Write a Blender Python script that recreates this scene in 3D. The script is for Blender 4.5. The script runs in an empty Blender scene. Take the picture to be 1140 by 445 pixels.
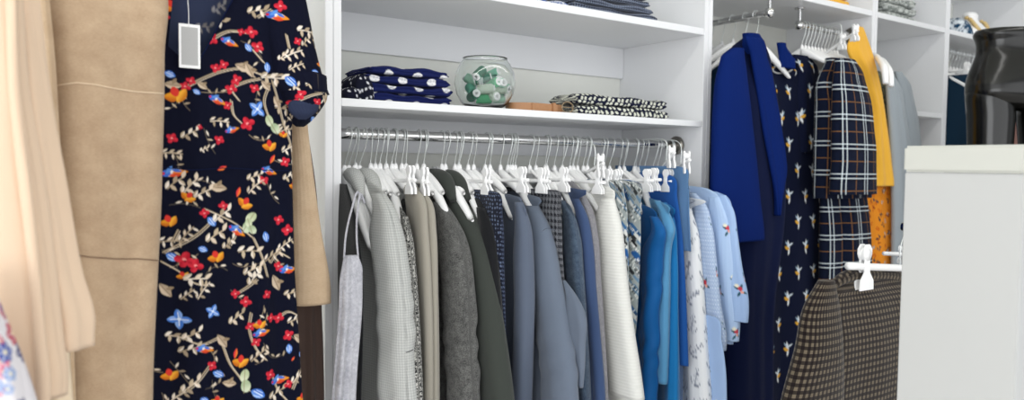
import bpy, bmesh, math, random
import numpy as np
from mathutils import Vector, Matrix
random.seed(7)
PI = math.pi
C = bpy.context.scene.collection
EYE = 1.5                       # eye height above the floor
FX, YAW, PITCH, ROLL = 827.18, 34.9747, -2.7391, 0.7079

# ------------------------------------------------------------------ camera
y_, t_, r_ = [math.radians(a) for a in (YAW, PITCH, ROLL)]
Fv = np.array([math.sin(y_)*math.cos(t_), math.cos(y_)*math.cos(t_), math.sin(t_)])
R0 = np.array([math.cos(y_), -math.sin(y_), 0.0]); U0 = np.cross(R0, Fv)
Rv = R0*math.cos(r_) + U0*math.sin(r_); Uv = -R0*math.sin(r_) + U0*math.cos(r_)
EYEP = np.array([0, 0, EYE])
cam = bpy.data.cameras.new('camera'); co = bpy.data.objects.new('camera', cam); C.objects.link(co)
m = Matrix(((Rv[0], Uv[0], -Fv[0], 0), (Rv[1], Uv[1], -Fv[1], 0), (Rv[2], Uv[2], -Fv[2], EYE), (0, 0, 0, 1)))
co.matrix_world = m
cam.sensor_width = 36; cam.lens = FX/1140*36; cam.clip_start = .02
cam.dof.use_dof = True; cam.dof.focus_distance = 1.75; cam.dof.aperture_fstop = 3.2
bpy.context.scene.camera = co

def ray(px, py): return Fv + (px-570)/FX*Rv + (222.5-py)/FX*Uv
def at(px, py, Y):
    d = ray(px, py); return EYEP + d*(Y/d[1])
def atX(px, py, X):
    d = ray(px, py); return EYEP + d*(X/d[0])
def onplane(px, py, p0, p1):     # the vertical plane through two points
    d = ray(px, py); n = np.array([-(p1[1]-p0[1]), p1[0]-p0[0], 0.0])
    return EYEP + d*(np.dot(n, np.array(p0)-EYEP)/np.dot(n, d))

# ------------------------------------------------------------------ tagging
def tag(o, label=None, cat=None, group=None, kind=None):
    if label: o['label'] = label
    if cat: o['category'] = cat
    if group: o['group'] = group
    if kind: o['kind'] = kind
    return o
def empty(name, loc, label=None, cat=None, group=None, rz=0):
    o = bpy.data.objects.new(name, None); C.objects.link(o); o.location = loc; o.rotation_euler = (0, 0, rz)
    o.empty_display_size = .05
    o['_m'] = 0; del o['_m']
    return tag(o, label, cat, group)

# ------------------------------------------------------------------ materials
def lin(c):
    c = [x/255 for x in c]
    return tuple((x/12.92 if x <= .04045 else ((x+.055)/1.055)**2.4) for x in c) + (1,)
class NT:
    def __init__(s, name):
        s.m = bpy.data.materials.new(name); s.m.use_nodes = True; s.t = s.m.node_tree
        s.b = s.t.nodes['Principled BSDF']
    def n(s, k, **kw):
        o = s.t.nodes.new(k)
        for a, b in kw.items(): setattr(o, a, b)
        return o
    def l(s, a, b): s.t.links.new(a, b)
    def math(s, op, a, b=None, clamp=False):
        o = s.n('ShaderNodeMath', operation=op, use_clamp=clamp)
        for i, v in enumerate((a, b)):
            if v is None: continue
            if isinstance(v, (int, float)): o.inputs[i].default_value = v
            else: s.l(v, o.inputs[i])
        return o.outputs[0]
    def mix(s, f, a, b, mode='MIX'):
        o = s.n('ShaderNodeMix', data_type='RGBA', blend_type=mode)
        for sock, v in ((o.inputs[0], f), (o.inputs[6], a), (o.inputs[7], b)):
            if isinstance(v, (int, float)): sock.default_value = v
            elif isinstance(v, tuple): sock.default_value = v
            else: s.l(v, sock)
        return o.outputs[2]
    def uv(s):
        u = s.n('ShaderNodeUVMap'); u.uv_map = 'UVMap'; return u.outputs[0]
    def obj(s): return s.n('ShaderNodeTexCoord').outputs['Object']
    def noise(s, vec, scale, detail=3, rough=.6):
        o = s.n('ShaderNodeTexNoise'); o.inputs['Scale'].default_value = scale
        o.inputs['Detail'].default_value = detail; o.inputs['Roughness'].default_value = rough
        s.l(vec, o.inputs['Vector']); return o.outputs[0]
    def ramp(s, f, a, b):
        o = s.n('ShaderNodeMapRange'); s.l(f, o.inputs[0]); o.inputs[1].default_value = a; o.inputs[2].default_value = b
        return o.outputs[0]
    def sep(s, v):
        o = s.n('ShaderNodeSeparateXYZ'); s.l(v, o.inputs[0]); return o.outputs
    def scale(s, v, k):
        o = s.n('ShaderNodeVectorMath', operation='MULTIPLY'); s.l(v, o.inputs[0]); o.inputs[1].default_value = k; return o.outputs[0]
    def bump(s, h, dist=.001, st=1.0):
        o = s.n('ShaderNodeBump'); o.inputs['Distance'].default_value = dist; o.inputs['Strength'].default_value = st
        s.l(h, o.inputs['Height']); s.l(o.outputs[0], s.b.inputs['Normal'])
    def stripe(s, x, period, width, off=0.0):     # 1 inside a stripe
        f = s.math('FRACT', s.math('ADD', s.math('DIVIDE', x, period), off))
        return s.math('LESS_THAN', f, width/period)
def plain(name, col, rough=.5, metal=0, spec=.5, noise_amt=0.0, nscale=40, bump=0.0):
    t = NT(name); t.b.inputs['Roughness'].default_value = rough; t.b.inputs['Metallic'].default_value = metal
    t.b.inputs['Specular IOR Level'].default_value = spec
    n = t.noise(t.obj(), nscale)
    c = lin(col)
    if noise_amt: t.l(t.mix(n, tuple(x*(1-noise_amt) for x in c[:3])+(1,), tuple(min(1, x*(1+noise_amt)) for x in c[:3])+(1,)), t.b.inputs['Base Color'])
    else:
        t.l(t.mix(n, tuple(x*.985 for x in c[:3])+(1,), c), t.b.inputs['Base Color'])
    if bump: t.bump(n, bump)
    return t.m
def fab(name, col, kind='plain', col2=None, rough=.85, sheen=.15, amt=.12, k=1.0):
    t = NT(name); b = t.b
    b.inputs['Roughness'].default_value = rough; b.inputs['Specular IOR Level'].default_value = .08
    b.inputs['Sheen Weight'].default_value = sheen; b.inputs['Sheen Roughness'].default_value = .5
    uv = t.uv(); c1 = lin(col); c2 = lin(col2) if col2 else tuple(x*.6 for x in c1[:3])+(1,)
    s = t.sep(uv); U, V = s[0], s[1]
    fine = t.noise(uv, 900, 2); big = t.noise(uv, 14, 3)
    dk = lambda c, a: tuple(x*a for x in c[:3])+(1,)
    if kind == 'plain':
        c = t.mix(fine, dk(c1, 1-amt), dk(c1, 1+amt)); h = fine; bd = .0004
    elif kind == 'melange':                    # flecked wool
        n2 = t.ramp(t.noise(uv, 320*k, 4, .75), .38, .62)
        n3 = t.ramp(t.noise(uv, 60*k, 3, .7), .3, .7)
        c = t.mix(t.math('MULTIPLY', t.math('ADD', n2, n3), .5), c2, c1); h = n2; bd = .0007
    elif kind == 'camel':                      # soft brushed wool with faint slubs
        n2 = t.noise(t.scale(uv, (1, 2.2, 1)), 260, 4, .7); n3 = t.noise(uv, 30, 3)
        c = t.mix(t.math('MULTIPLY', t.math('ADD', t.ramp(n2, .3, .7), t.ramp(n3, .3, .7)), .5), c2, c1); h = n2; bd = .0006
    elif kind == 'check':                      # tiny houndstooth / gingham; k = period in metres
        a = t.stripe(U, k, k/2); d = t.stripe(V, k, k/2)
        f = t.math('MULTIPLY', t.math('ADD', a, d), .5)
        f = t.math('ADD', t.math('MULTIPLY', f, .88), t.math('MULTIPLY', t.noise(uv, 250, 3), .12))
        c = t.mix(f, c2, c1); h = f; bd = .0004
    elif kind == 'gingham':
        a = t.stripe(U, k, k*.5); d = t.stripe(V, k, k*.5)
        f = t.math('ADD', t.math('MULTIPLY', t.math('MULTIPLY', a, d), .72), t.math('MULTIPLY', t.math('ADD', a, d), .14))
        c = t.mix(t.math('MULTIPLY', f, t.math('ADD', .7, t.math('MULTIPLY', fine, .6))), c2, c1); h = f; bd = .0004
    elif kind == 'hound':                      # check with diagonal teeth
        a = t.stripe(U, k, k/2); d = t.stripe(V, k, k/2)
        dg = t.stripe(t.math('ADD', U, V), k/2, k/4)
        xor = t.math('ABSOLUTE', t.math('SUBTRACT', a, d))
        f = t.math('ADD', t.math('MULTIPLY', t.math('SUBTRACT', 1, xor), t.math('MULTIPLY', a, 1)), t.math('MULTIPLY', xor, dg))
        c = t.mix(f, c2, c1); h = f; bd = .0004
    elif kind == 'rib':                        # horizontal ribs, k = period
        w = t.math('SINE', t.math('MULTIPLY', V, 2*PI/k)); h = w; bd = .00025
        c = t.mix(t.math('MULTIPLY', t.math('ADD', w, 1), .5), dk(c1, .95), c1)
    elif kind == 'vrib':
        w = t.math('SINE', t.math('MULTIPLY', U, 2*PI/k)); h = w; bd = .0015
        c = t.mix(t.math('MULTIPLY', t.math('ADD', w, 1), .5), dk(c1, .8), c1)
    elif kind == 'stripe':
        w = t.stripe(U, k, k*.5); c = t.mix(w, c2, c1); h = fine; bd = .0003
    elif kind == 'dots':                       # small dots on a ground
        vo = t.n('ShaderNodeTexVoronoi'); vo.inputs['Scale'].default_value = 1/k; vo.inputs['Randomness'].default_value = .35
        t.l(uv, vo.inputs['Vector'])
        c = t.mix(t.math('LESS_THAN', vo.outputs['Distance'], .33), c1, c2); h = fine; bd = .0003
    elif kind == 'speck':                      # boucle tweed
        n2 = t.ramp(t.noise(uv, 170*k, 4, .8), .46, .54); c = t.mix(n2, c2, c1); h = n2; bd = .001
    elif kind == 'plaid':
        P = .105
        ground = c1
        def lines(x, offs, w):
            r = None
            for o in offs:
                q = t.stripe(x, P, w, o); r = q if r is None else t.math('MAXIMUM', r, q)
            return r
        wh = t.math('ADD', t.math('MULTIPLY', lines(U, (.0, .15), .0050), .5), t.math('MULTIPLY', lines(V, (.0, .15), .0050), .5))
        og = t.math('MAXIMUM', lines(U, (.57,), .0042), lines(V, (.57,), .0042))
        blk = t.math('MAXIMUM', lines(U, (.25,), .02), lines(V, (.25,), .02))
        c = t.mix(t.math('MULTIPLY', blk, .35), ground, lin((8, 10, 20)))
        c = t.mix(t.math('MULTIPLY', og, .6), c, lin((140, 98, 56)))
        c = t.mix(t.ramp(wh, 0, .8), c, lin((214, 224, 228))); h = fine; bd = .0003
    elif kind == 'print':
        at_ = t.n('ShaderNodeAttribute'); at_.attribute_name = 'print'; c = at_.outputs['Color']
        c = t.mix(.25, c, t.mix(fine, (.75, .75, .75, 1), (1, 1, 1, 1)), 'MULTIPLY'); h = fine; bd = .0003
    c = t.mix(.18, c, t.mix(big, (.7, .7, .7, 1), (1, 1, 1, 1)), 'MULTIPLY') if kind not in ('print',) else c
    t.l(c, b.inputs['Base Color']); t.bump(h, bd)
    return t.m
M = {}
M['white'] = plain('white_laminate', (229, 230, 232), .38, noise_amt=.01, nscale=3)
M['wallp'] = plain('painted_wall', (230, 231, 224), .8, noise_amt=.02, nscale=6)
M['floor'] = plain('pale_floor', (226, 222, 218), .35, noise_amt=.06, nscale=5)
M['chrome'] = plain('chrome', (215, 215, 215), .13, 1)
M['dchrome'] = plain('brushed_steel', (150, 146, 138), .3, 1)
M['wire'] = plain('hook_wire', (222, 226, 224), .3, .6)
M['plastic'] = plain('white_plastic', (246, 246, 246), .35)
M['black'] = plain('black_gloss', (11, 11, 9), .2, 0, .5)
M['ltan'] = plain('tan_leather', (166, 120, 82), .5, noise_amt=.15, nscale=120, bump=.0003)
M['cardb'] = plain('grey_tag_card', (176, 176, 176), .6, noise_amt=.03)
M['cream'] = plain('counter_cream', (202, 203, 196), .4, noise_amt=.01, nscale=3)
M['board'] = plain('counter_grey_white', (194, 195, 194), .4, noise_amt=.01, nscale=3)
M['button'] = plain('dark_button', (20, 20, 25), .3)
g = NT('clear_glass'); g.b.inputs['Transmission Weight'].default_value = 1; g.b.inputs['Roughness'].default_value = .02; g.b.inputs['IOR'].default_value = 1.45
g.b.inputs['Base Color'].default_value = (.97, 1, .99, 1)
gn = g.noise(g.obj(), 30); g.bump(gn, .0002, .2); M['glass'] = g.m

# ------------------------------------------------------------------ mesh helpers
def link(name, me, mat, parent=None):
    o = bpy.data.objects.new(name, me); C.objects.link(o)
    if mat is not None and not me.materials: me.materials.append(mat)
    if parent is not None:
        o.parent = parent
        bpy.context.view_layer.update()
        o.matrix_parent_inverse = parent.matrix_world.inverted()
    return o
def smooth(me, on=True): me.polygons.foreach_set('use_smooth', [on]*len(me.polygons))
class Geo:
    def __init__(s): s.v = []; s.f = []; s.uv = []
    def add(s, v, f, uv=None):
        k = len(s.v); s.v += [tuple(p) for p in v]; s.f += [tuple(i+k for i in q) for q in f]
        s.uv += [tuple(p) for p in uv] if uv is not None else [(p[0]+p[1]*.7, p[2]+p[1]*.7) for p in v]
        return s
    def mesh(s, name, sm=True):
        me = bpy.data.meshes.new(name); me.from_pydata(s.v, [], s.f); me.update()
        l = me.uv_layers.new(name='UVMap'); idx = np.empty(len(me.loops), np.int32); me.loops.foreach_get('vertex_index', idx)
        l.data.foreach_set('uv', np.array(s.uv, np.float32)[idx].ravel()); smooth(me, sm)
        return me
    def obj(s, name, mat, parent=None, sm=True, bevel=0, subsurf=0):
        me = s.mesh(name, sm)
        o = link(name, me, mat, parent)
        if bevel:
            bm = bmesh.new(); bm.from_mesh(me)
            bmesh.ops.remove_doubles(bm, verts=bm.verts, dist=1e-6)
            es = [e for e in bm.edges if len(e.link_faces) == 2 and e.calc_face_angle(0) > .5]
            bmesh.ops.bevel(bm, geom=es, offset=bevel, segments=2, affect='EDGES', clamp_overlap=True)
            bm.to_mesh(me); bm.free(); smooth(me, sm)
        if subsurf:
            mo = o.modifiers.new('subsurf', 'SUBSURF'); mo.levels = subsurf; mo.render_levels = subsurf
        return o
def box(g, x0, x1, y0, y1, z0, z1):
    v = [(x, y, z) for z in (z0, z1) for y in (y0, y1) for x in (x0, x1)]
    return g.add(v, [(0, 2, 3, 1), (4, 5, 7, 6), (0, 1, 5, 4), (2, 6, 7, 3), (0, 4, 6, 2), (1, 3, 7, 5)])
def boxo(name, b, mat, parent=None, bevel=.0012):
    return box(Geo(), *b).obj(name, mat, parent, sm=False, bevel=bevel)
def cr(pts, k):                    # Catmull-Rom resample of control rows
    P = np.array(pts, float); n = len(P)
    if n == 2: return np.array([P[0]+(P[1]-P[0])*t for t in np.linspace(0, 1, k)])
    d = np.r_[0, np.cumsum(np.maximum(1e-6, np.linalg.norm(np.diff(P[:, :3], axis=0), axis=1)))]; out = []
    tt = np.linspace(0, d[-1], k)
    mslope = np.gradient(P, d, axis=0)
    for t in tt:
        i = min(n-2, int(np.searchsorted(d, t, side='right')-1)); i = max(0, i)
        h = d[i+1]-d[i]; u = (t-d[i])/h
        out.append((2*u**3-3*u**2+1)*P[i]+(u**3-2*u**2+u)*h*mslope[i]+(-2*u**3+3*u**2)*P[i+1]+(u**3-u**2)*h*mslope[i+1])
    return np.array(out)
def tube(g, pts, r, n=8, k=None, caps=True):
    k = k or max(8, len(pts)*6)
    rr = r if hasattr(r, '__len__') else [r]*len(pts)
    Q = cr([tuple(p)+(q,) for p, q in zip(pts, rr)], k); P = Q[:, :3]; R = Q[:, 3]
    T = np.gradient(P, axis=0); T /= np.linalg.norm(T, axis=1)[:, None]+1e-12
    up = np.array([0, 0, 1.0]) if abs(T[0][2]) < .9 else np.array([1.0, 0, 0])
    N = np.cross(T[0], up); N /= np.linalg.norm(N); V = []; uv = []; L = 0
    for i in range(k):
        N = N-np.dot(N, T[i])*T[i]; N /= np.linalg.norm(N); B = np.cross(T[i], N)
        if i: L += np.linalg.norm(P[i]-P[i-1])
        for j in range(n):
            a = 2*PI*j/n; V.append(P[i]+R[i]*(N*math.cos(a)+B*math.sin(a))); uv.append((R[i]*a, L))
    F = [(i*n+j, i*n+(j+1) % n, (i+1)*n+(j+1) % n, (i+1)*n+j) for i in range(k-1) for j in range(n)]
    if caps: F += [tuple(range(n))[::-1], tuple((k-1)*n+j for j in range(n))]
    return g.add(V, F, uv)
def lathe(g, c, prof, n=40, axis='z', ang=0):
    V = []; uv = []
    for (r, z) in prof:
        for j in range(n):
            a = 2*PI*j/n; V.append((r*math.cos(a), r*math.sin(a), z)); uv.append((a*.03, z))
    k = len(prof); F = [(i*n+j, i*n+(j+1) % n, (i+1)*n+(j+1) % n, (i+1)*n+j) for i in range(k-1) for j in range(n)]
    V = np.array(V)
    if axis == 'x': V = V[:, [2, 0, 1]]
    if axis == 'y': V = V[:, [1, 2, 0]]
    return g.add(V+np.array(c), F, uv)
def prism(g, poly, M4, th):        # 2D outline (x,z) extruded along local y by th, moved by matrix
    n = len(poly); V = [M4 @ Vector((p[0], s*th/2, p[1])) for s in (-1, 1) for p in poly]
    F = [tuple(range(n)), tuple(range(2*n-1, n-1, -1))] + [(i, i+n, (i+1) % n+n, (i+1) % n) for i in range(n)]
    return g.add(V, F)

# ------------------------------------------------------------------ cloth lofts
def loft(ctrl, M_=60, n=64, fold=.004, freq=(3, 5, 8), seed=0, hem=True, e=2.4, grow=(.2, 1.0), fine=.00015,
         dense=None, frames=False, top=True, vscale=1.0, uvoff=(0, 0), planar=False, wr=0.0):
    """ctrl rows: cx, cy, cz, a (half length), b (half thickness), angle of the long axis"""
    rs = np.random.RandomState(seed+11)
    Q = cr([tuple(r) for r in ctrl], M_)
    A = max(.004, float(np.median(Q[:, 3]))); B = max(.003, float(np.median(Q[:, 4])))
    tt = np.linspace(0, 2*PI, 2000, endpoint=False)
    sg = lambda v, q: np.sign(v)*np.abs(v)**(2/q)
    ex, ey = sg(np.cos(tt), e)*A, sg(np.sin(tt), e)*B
    sl = np.r_[0, np.cumsum(np.hypot(np.diff(np.r_[ex, ex[0]]), np.diff(np.r_[ey, ey[0]])))]; per = sl[-1]; sl = sl[:-1]/per
    if dense:                      # more columns on the side whose sin(theta)<0 (front)
        s = np.r_[np.linspace(0, .5, n//6, endpoint=False), np.linspace(.5, 1, n-n//6, endpoint=False)]
    else: s = np.linspace(0, 1, n, endpoint=False)
    n = len(s); th = np.interp(s, sl, tt)
    ct, st = np.cos(th), np.sin(th); ux, uy = sg(ct, e), sg(st, e)
    ph = rs.rand(12)*2*PI; dr = rs.randn(12)*1.4
    C_ = Q[:, :3]
    T = np.gradient(C_, axis=0); T /= np.linalg.norm(T, axis=1)[:, None]+1e-9
    L = np.r_[0, np.cumsum(np.linalg.norm(np.diff(C_, axis=0), axis=1))]
    V = np.zeros((M_, n, 3)); UV = np.zeros((M_, n, 2))
    for i in range(M_):
        cx, cy, cz, a, b, an = Q[i, :6]; a = max(a, .003); b = max(b, .002); t = i/(M_-1)
        Du = np.array([math.cos(an), math.sin(an), 0]); Dv = np.array([-math.sin(an), math.cos(an), 0])
        if frames:
            Tn = T[i]; Du = Du-np.dot(Du, Tn)*Tn; Du /= np.linalg.norm(Du)+1e-9; Dv = np.cross(Tn, Du)
        amp = fold*(grow[0]+(grow[1]-grow[0])*min(1, t*1.6))
        d = np.zeros(n)
        for q, f in enumerate(freq): d += np.sin(2*PI*f*s+ph[q]+dr[q]*t)/(1+.45*q)
        d = d*amp + fine*np.sin(2*PI*19*s+ph[8]+5*np.sin(4*t+ph[9]))
        if wr: d += wr*np.sin(2*PI*2*s+ph[6]+L[i]*70+2*np.sin(L[i]*23+ph[5]))*np.exp(-((t-.45)/.22)**2)
        nx, ny = ct/max(a, .01), st/max(b, .01); nn = np.hypot(nx, ny); nx, ny = nx/nn, ny/nn
        d = np.clip(d, -b*.55, 1)
        x, y = a*ux+nx*d, b*uy+ny*d
        V[i] = np.array([cx, cy, cz])+x[:, None]*Du+y[:, None]*Dv
        if planar: UV[i, :, 0] = x+cx*math.cos(an)+cy*math.sin(an); UV[i, :, 1] = cz
        else: UV[i, :, 0] = s*per; UV[i, :, 1] = -L[i]*vscale
    UV += np.array(uvoff)
    rows = [V[i] for i in range(M_)]; uvs = [UV[i] for i in range(M_)]
    if hem:
        c = rows[-1].mean(0); Tn = T[-1] if frames else np.array([0, 0, -1.0])
        inn = c+(rows[-1]-c)*.93 - Tn*.001; rows.append(inn); uvs.append(uvs[-1])
        inn2 = c+(rows[-2]-c)*.88 - Tn*.035; rows.append(inn2); uvs.append(uvs[-1]+np.array([0, .03]))
        if not frames or True:
            inn3 = c+(rows[-3]-c)*.05 - Tn*.05; rows.append(inn3); uvs.append(uvs[-1])
    g = Geo(); k = len(rows); VV = np.concatenate(rows); UU = np.concatenate(uvs)
    F = [(i*n+j, (i+1)*n+j, (i+1)*n+(j+1) % n, i*n+(j+1) % n) for i in range(k-1) for j in range(n)]
    if top: F.append(tuple(range(n)))
    return g.add(VV, F, UU)
def paint(o, canvas, x0, z1, mm=.001, wrap=False, uvname='UVMap'):
    """sample a drawn textile print (numpy canvas, row 0 = top) at each vertex's cloth coordinates"""
    me = o.data; uvl = me.uv_layers[uvname]; uv = np.empty(len(me.loops)*2, np.float32); uvl.data.foreach_get('uv', uv); uv = uv.reshape(-1, 2)
    idx = np.empty(len(me.loops), np.int32); me.loops.foreach_get('vertex_index', idx)
    vu = np.zeros((len(me.vertices), 2)); vu[idx] = uv
    H, W = canvas.shape[:2]; c = (vu[:, 0]-x0)/mm; r = (z1-vu[:, 1])/mm
    if wrap: c = np.mod(c, W); r = np.mod(r, H)
    c = np.clip(c, 0, W-1.001); r = np.clip(r, 0, H-1.001)
    ci, ri = c.astype(int), r.astype(int); fc, fr = (c-ci)[:, None], (r-ri)[:, None]; c2 = (ci+1) % W; r2 = (ri+1) % H
    col = canvas[ri, ci]*(1-fc)*(1-fr)+canvas[ri, c2]*fc*(1-fr)+canvas[r2, ci]*(1-fc)*fr+canvas[r2, c2]*fc*fr
    a = me.color_attributes.new('print', 'FLOAT_COLOR', 'POINT')
    a.data.foreach_set('color', np.c_[col, np.ones(len(col))].astype(np.float32).ravel())

# ------------------------------------------------------------------ textile print canvases
class Canvas:
    def __init__(s, w, h, bg, mm=.001, wrap=False):
        s.mm = mm; s.a = np.zeros((int(h/mm), int(w/mm), 3)); s.a[:] = lin(bg)[:3]; s.wrap = wrap
        s.H, s.W = s.a.shape[:2]
    def _m(s, cx, cy, R):
        x0, x1, y0, y1 = int(cx-R-2), int(cx+R+3), int(cy-R-2), int(cy+R+3)
        xs = np.arange(x0, x1); ys = np.arange(y0, y1)
        if not s.wrap: xs = xs[(xs >= 0) & (xs < s.W)]; ys = ys[(ys >= 0) & (ys < s.H)]
        return xs, ys
    def put(s, xs, ys, mask, col):
        if len(xs) == 0 or len(ys) == 0: return
        c = np.array(lin(col)[:3]); yy = ys % s.H; xx = xs % s.W
        sub = s.a[np.ix_(yy, xx)]; mk = np.clip(mask, 0, 1)[..., None]; s.a[np.ix_(yy, xx)] = sub*(1-mk)+c*mk
    def ell(s, cx, cy, rx, ry, ang, col, pt=0, grad=None):     # units: metres on the cloth, y down
        cx, cy, rx, ry = cx/s.mm, cy/s.mm, rx/s.mm, ry/s.mm; xs, ys = s._m(cx, cy, max(rx, ry)*1.15)
        if len(xs) == 0 or len(ys) == 0: return
        X, Y = np.meshgrid(xs-cx, ys-cy); ca, sa = math.cos(ang), math.sin(ang); u = (X*ca+Y*sa)/rx; v = (-X*sa+Y*ca)/ry
        if pt: v = v/np.maximum(.08, 1-pt*np.abs(u)**1.5)
        d = 1-np.sqrt(u*u+v*v); mk = d*min(rx, ry)+.5
        s.put(xs, ys, mk, col)
        if grad: s.put(xs, ys, np.clip(mk, 0, 1)*np.clip((v+.3)*.9, 0, .8)*(np.abs(u) < 1), grad)
    def line(s, pts, w, col, col2=None):
        P = cr([(p[0], p[1], 0) for p in pts], max(4, len(pts)*8))[:, :2]/s.mm; w = w/s.mm
        for (x0, y0), (x1, y1) in zip(P[:-1], P[1:]):
            cx, cy = (x0+x1)/2, (y0+y1)/2; R = math.hypot(x1-x0, y1-y0)/2+w; xs, ys = s._m(cx, cy, R)
            if len(xs) == 0 or len(ys) == 0: continue
            X, Y = np.meshgrid(xs, ys); dx, dy = x1-x0, y1-y0; L = dx*dx+dy*dy+1e-9
            t = np.clip(((X-x0)*dx+(Y-y0)*dy)/L, 0, 1); d = np.hypot(X-x0-t*dx, Y-y0-t*dy); s.put(xs, ys, w/2-d+.5, col)
CREAM = [(222, 205, 184), (196, 178, 152), (232, 220, 205), (170, 152, 128)]
def motif(c, kind, x, y, s=1.0, a=0.0, rs=random, mute=None):
    k = s*.00152                                  # one photo pixel of cloth is about 1.8 mm
    mt = (lambda q: q) if not mute else (lambda q: tuple(int(q[i]*.45+mute[i]*.55) for i in range(3)))
    def E(dx, dy, rx, ry, an, col, pt=0, grad=None):
        ca, sa = math.cos(a), math.sin(a)
        c.ell(x+(dx*ca-dy*sa)*k, y+(dx*sa+dy*ca)*k, rx*k*(.85 if kind == 'red' else 1.08), ry*k*(.85 if kind == 'red' else 1.08), an+a, mt(col), pt, mt(grad) if grad else None)
    def Ln(pts, w, col):
        ca, sa = math.cos(a), math.sin(a)
        c.line([(x+(p*ca-q*sa)*k, y+(p*sa+q*ca)*k) for p, q in pts], w*k, mt(col))
    if kind == 'red':
        for i in range(4):
            an = i*PI/2+rs.uniform(-.3, .3); E(3.0*math.cos(an), 2.6*math.sin(an), 3.3, 2.6, an, (212, 50, 66), 0, (172, 22, 42))
        E(0, 0, 1.4, 1.1, 0, (250, 150, 150)); E(.8, 1.0, .9, .7, 0, (120, 10, 30))
    elif kind == 'blue':
        E(0, 0, 5, 3.2, .9, (58, 108, 198), .3, (120, 165, 235)); Ln([(-2, -3), (2, 3)], .7, (215, 230, 250)); Ln([(-3.4, 0), (0, 3)], .6, (190, 212, 248))
        Ln([(0, -3), (3, 1)], .5, (190, 212, 248))
    elif kind == 'bfly':
        for an in (.5, 1.9, 3.5, 4.9): E(5*math.cos(an), 4.5*math.sin(an), 5.4, 3.2, an, (70, 120, 205), .35, (150, 185, 240))
        for an in (.5, 1.9, 3.5, 4.9): Ln([(1.5*math.cos(an), 1.5*math.sin(an)), (8*math.cos(an), 7*math.sin(an))], .7, (215, 228, 248))
        E(0, 0, 1.5, 1.5, 0, (225, 235, 250))
    elif kind == 'orange':
        E(-3, 0, 5, 3, .4, (226, 150, 42), .4, (190, 90, 30)); E(3, 1, 5, 2.8, -.7, (240, 175, 60), .4, (200, 110, 30)); E(0, -3, 2.6, 3.4, 0, (214, 60, 50), .3)
    elif kind == 'leaf':
        E(0, 0, 7, 3.6, .6, (178, 158, 134), .55, (216, 196, 172)); Ln([(-6, -4), (6, 4)], .6, (128, 108, 88)); E(3, -2.5, 3, 1.6, -.5, (150, 130, 105), .5)
    elif kind == 'bird':
        E(0, 0, 7, 3, .1, (238, 238, 240), .4, (215, 160, 90)); E(-5, -1, 3.2, 2.6, .3, (62, 105, 200), .2); E(-2, -3, 3.6, 1.5, -.6, (90, 140, 215), .4)
        E(5, 1, 5, 1.8, .25, (228, 140, 40), .5); E(1, 2.3, 4, 1.6, .2, (214, 75, 45), .4); E(-7, -1.5, 1.2, 1, 0, (200, 40, 50)); E(3, -1, 3.6, 1.2, .5, (70, 110, 200), .5)
    elif kind == 'pods':
        E(0, -4, 3.6, 5, .2, (186, 198, 160), .1, (222, 226, 200)); E(2, 5, 3.8, 5.2, -.3, (170, 186, 150), .1, (214, 222, 196)); Ln([(0, -9), (1, 11)], .6, (150, 140, 110))
    elif kind in ('cream', 'twig'):
        n = 5 if kind == 'cream' else 6; col = rs.choice(CREAM)
        Ln([(-8, 3), (-2, 0), (8, -3)], .9, col)
        for i in range(n):
            px = -7+15*i/(n-1); sd = 1 if i % 2 else -1
            E(px, .3*-px+sd*2.6, 3.3 if kind == 'cream' else 2.6, 1.5 if kind == 'cream' else 1.0, sd*1.0+.1, rs.choice(CREAM), .5, (250, 240, 228) if i % 3 == 0 else None)
    elif kind == 'petal': E(0, 0, 4.5, 1.9, -1.0, (222, 60, 62), .5, (236, 140, 50))

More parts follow.
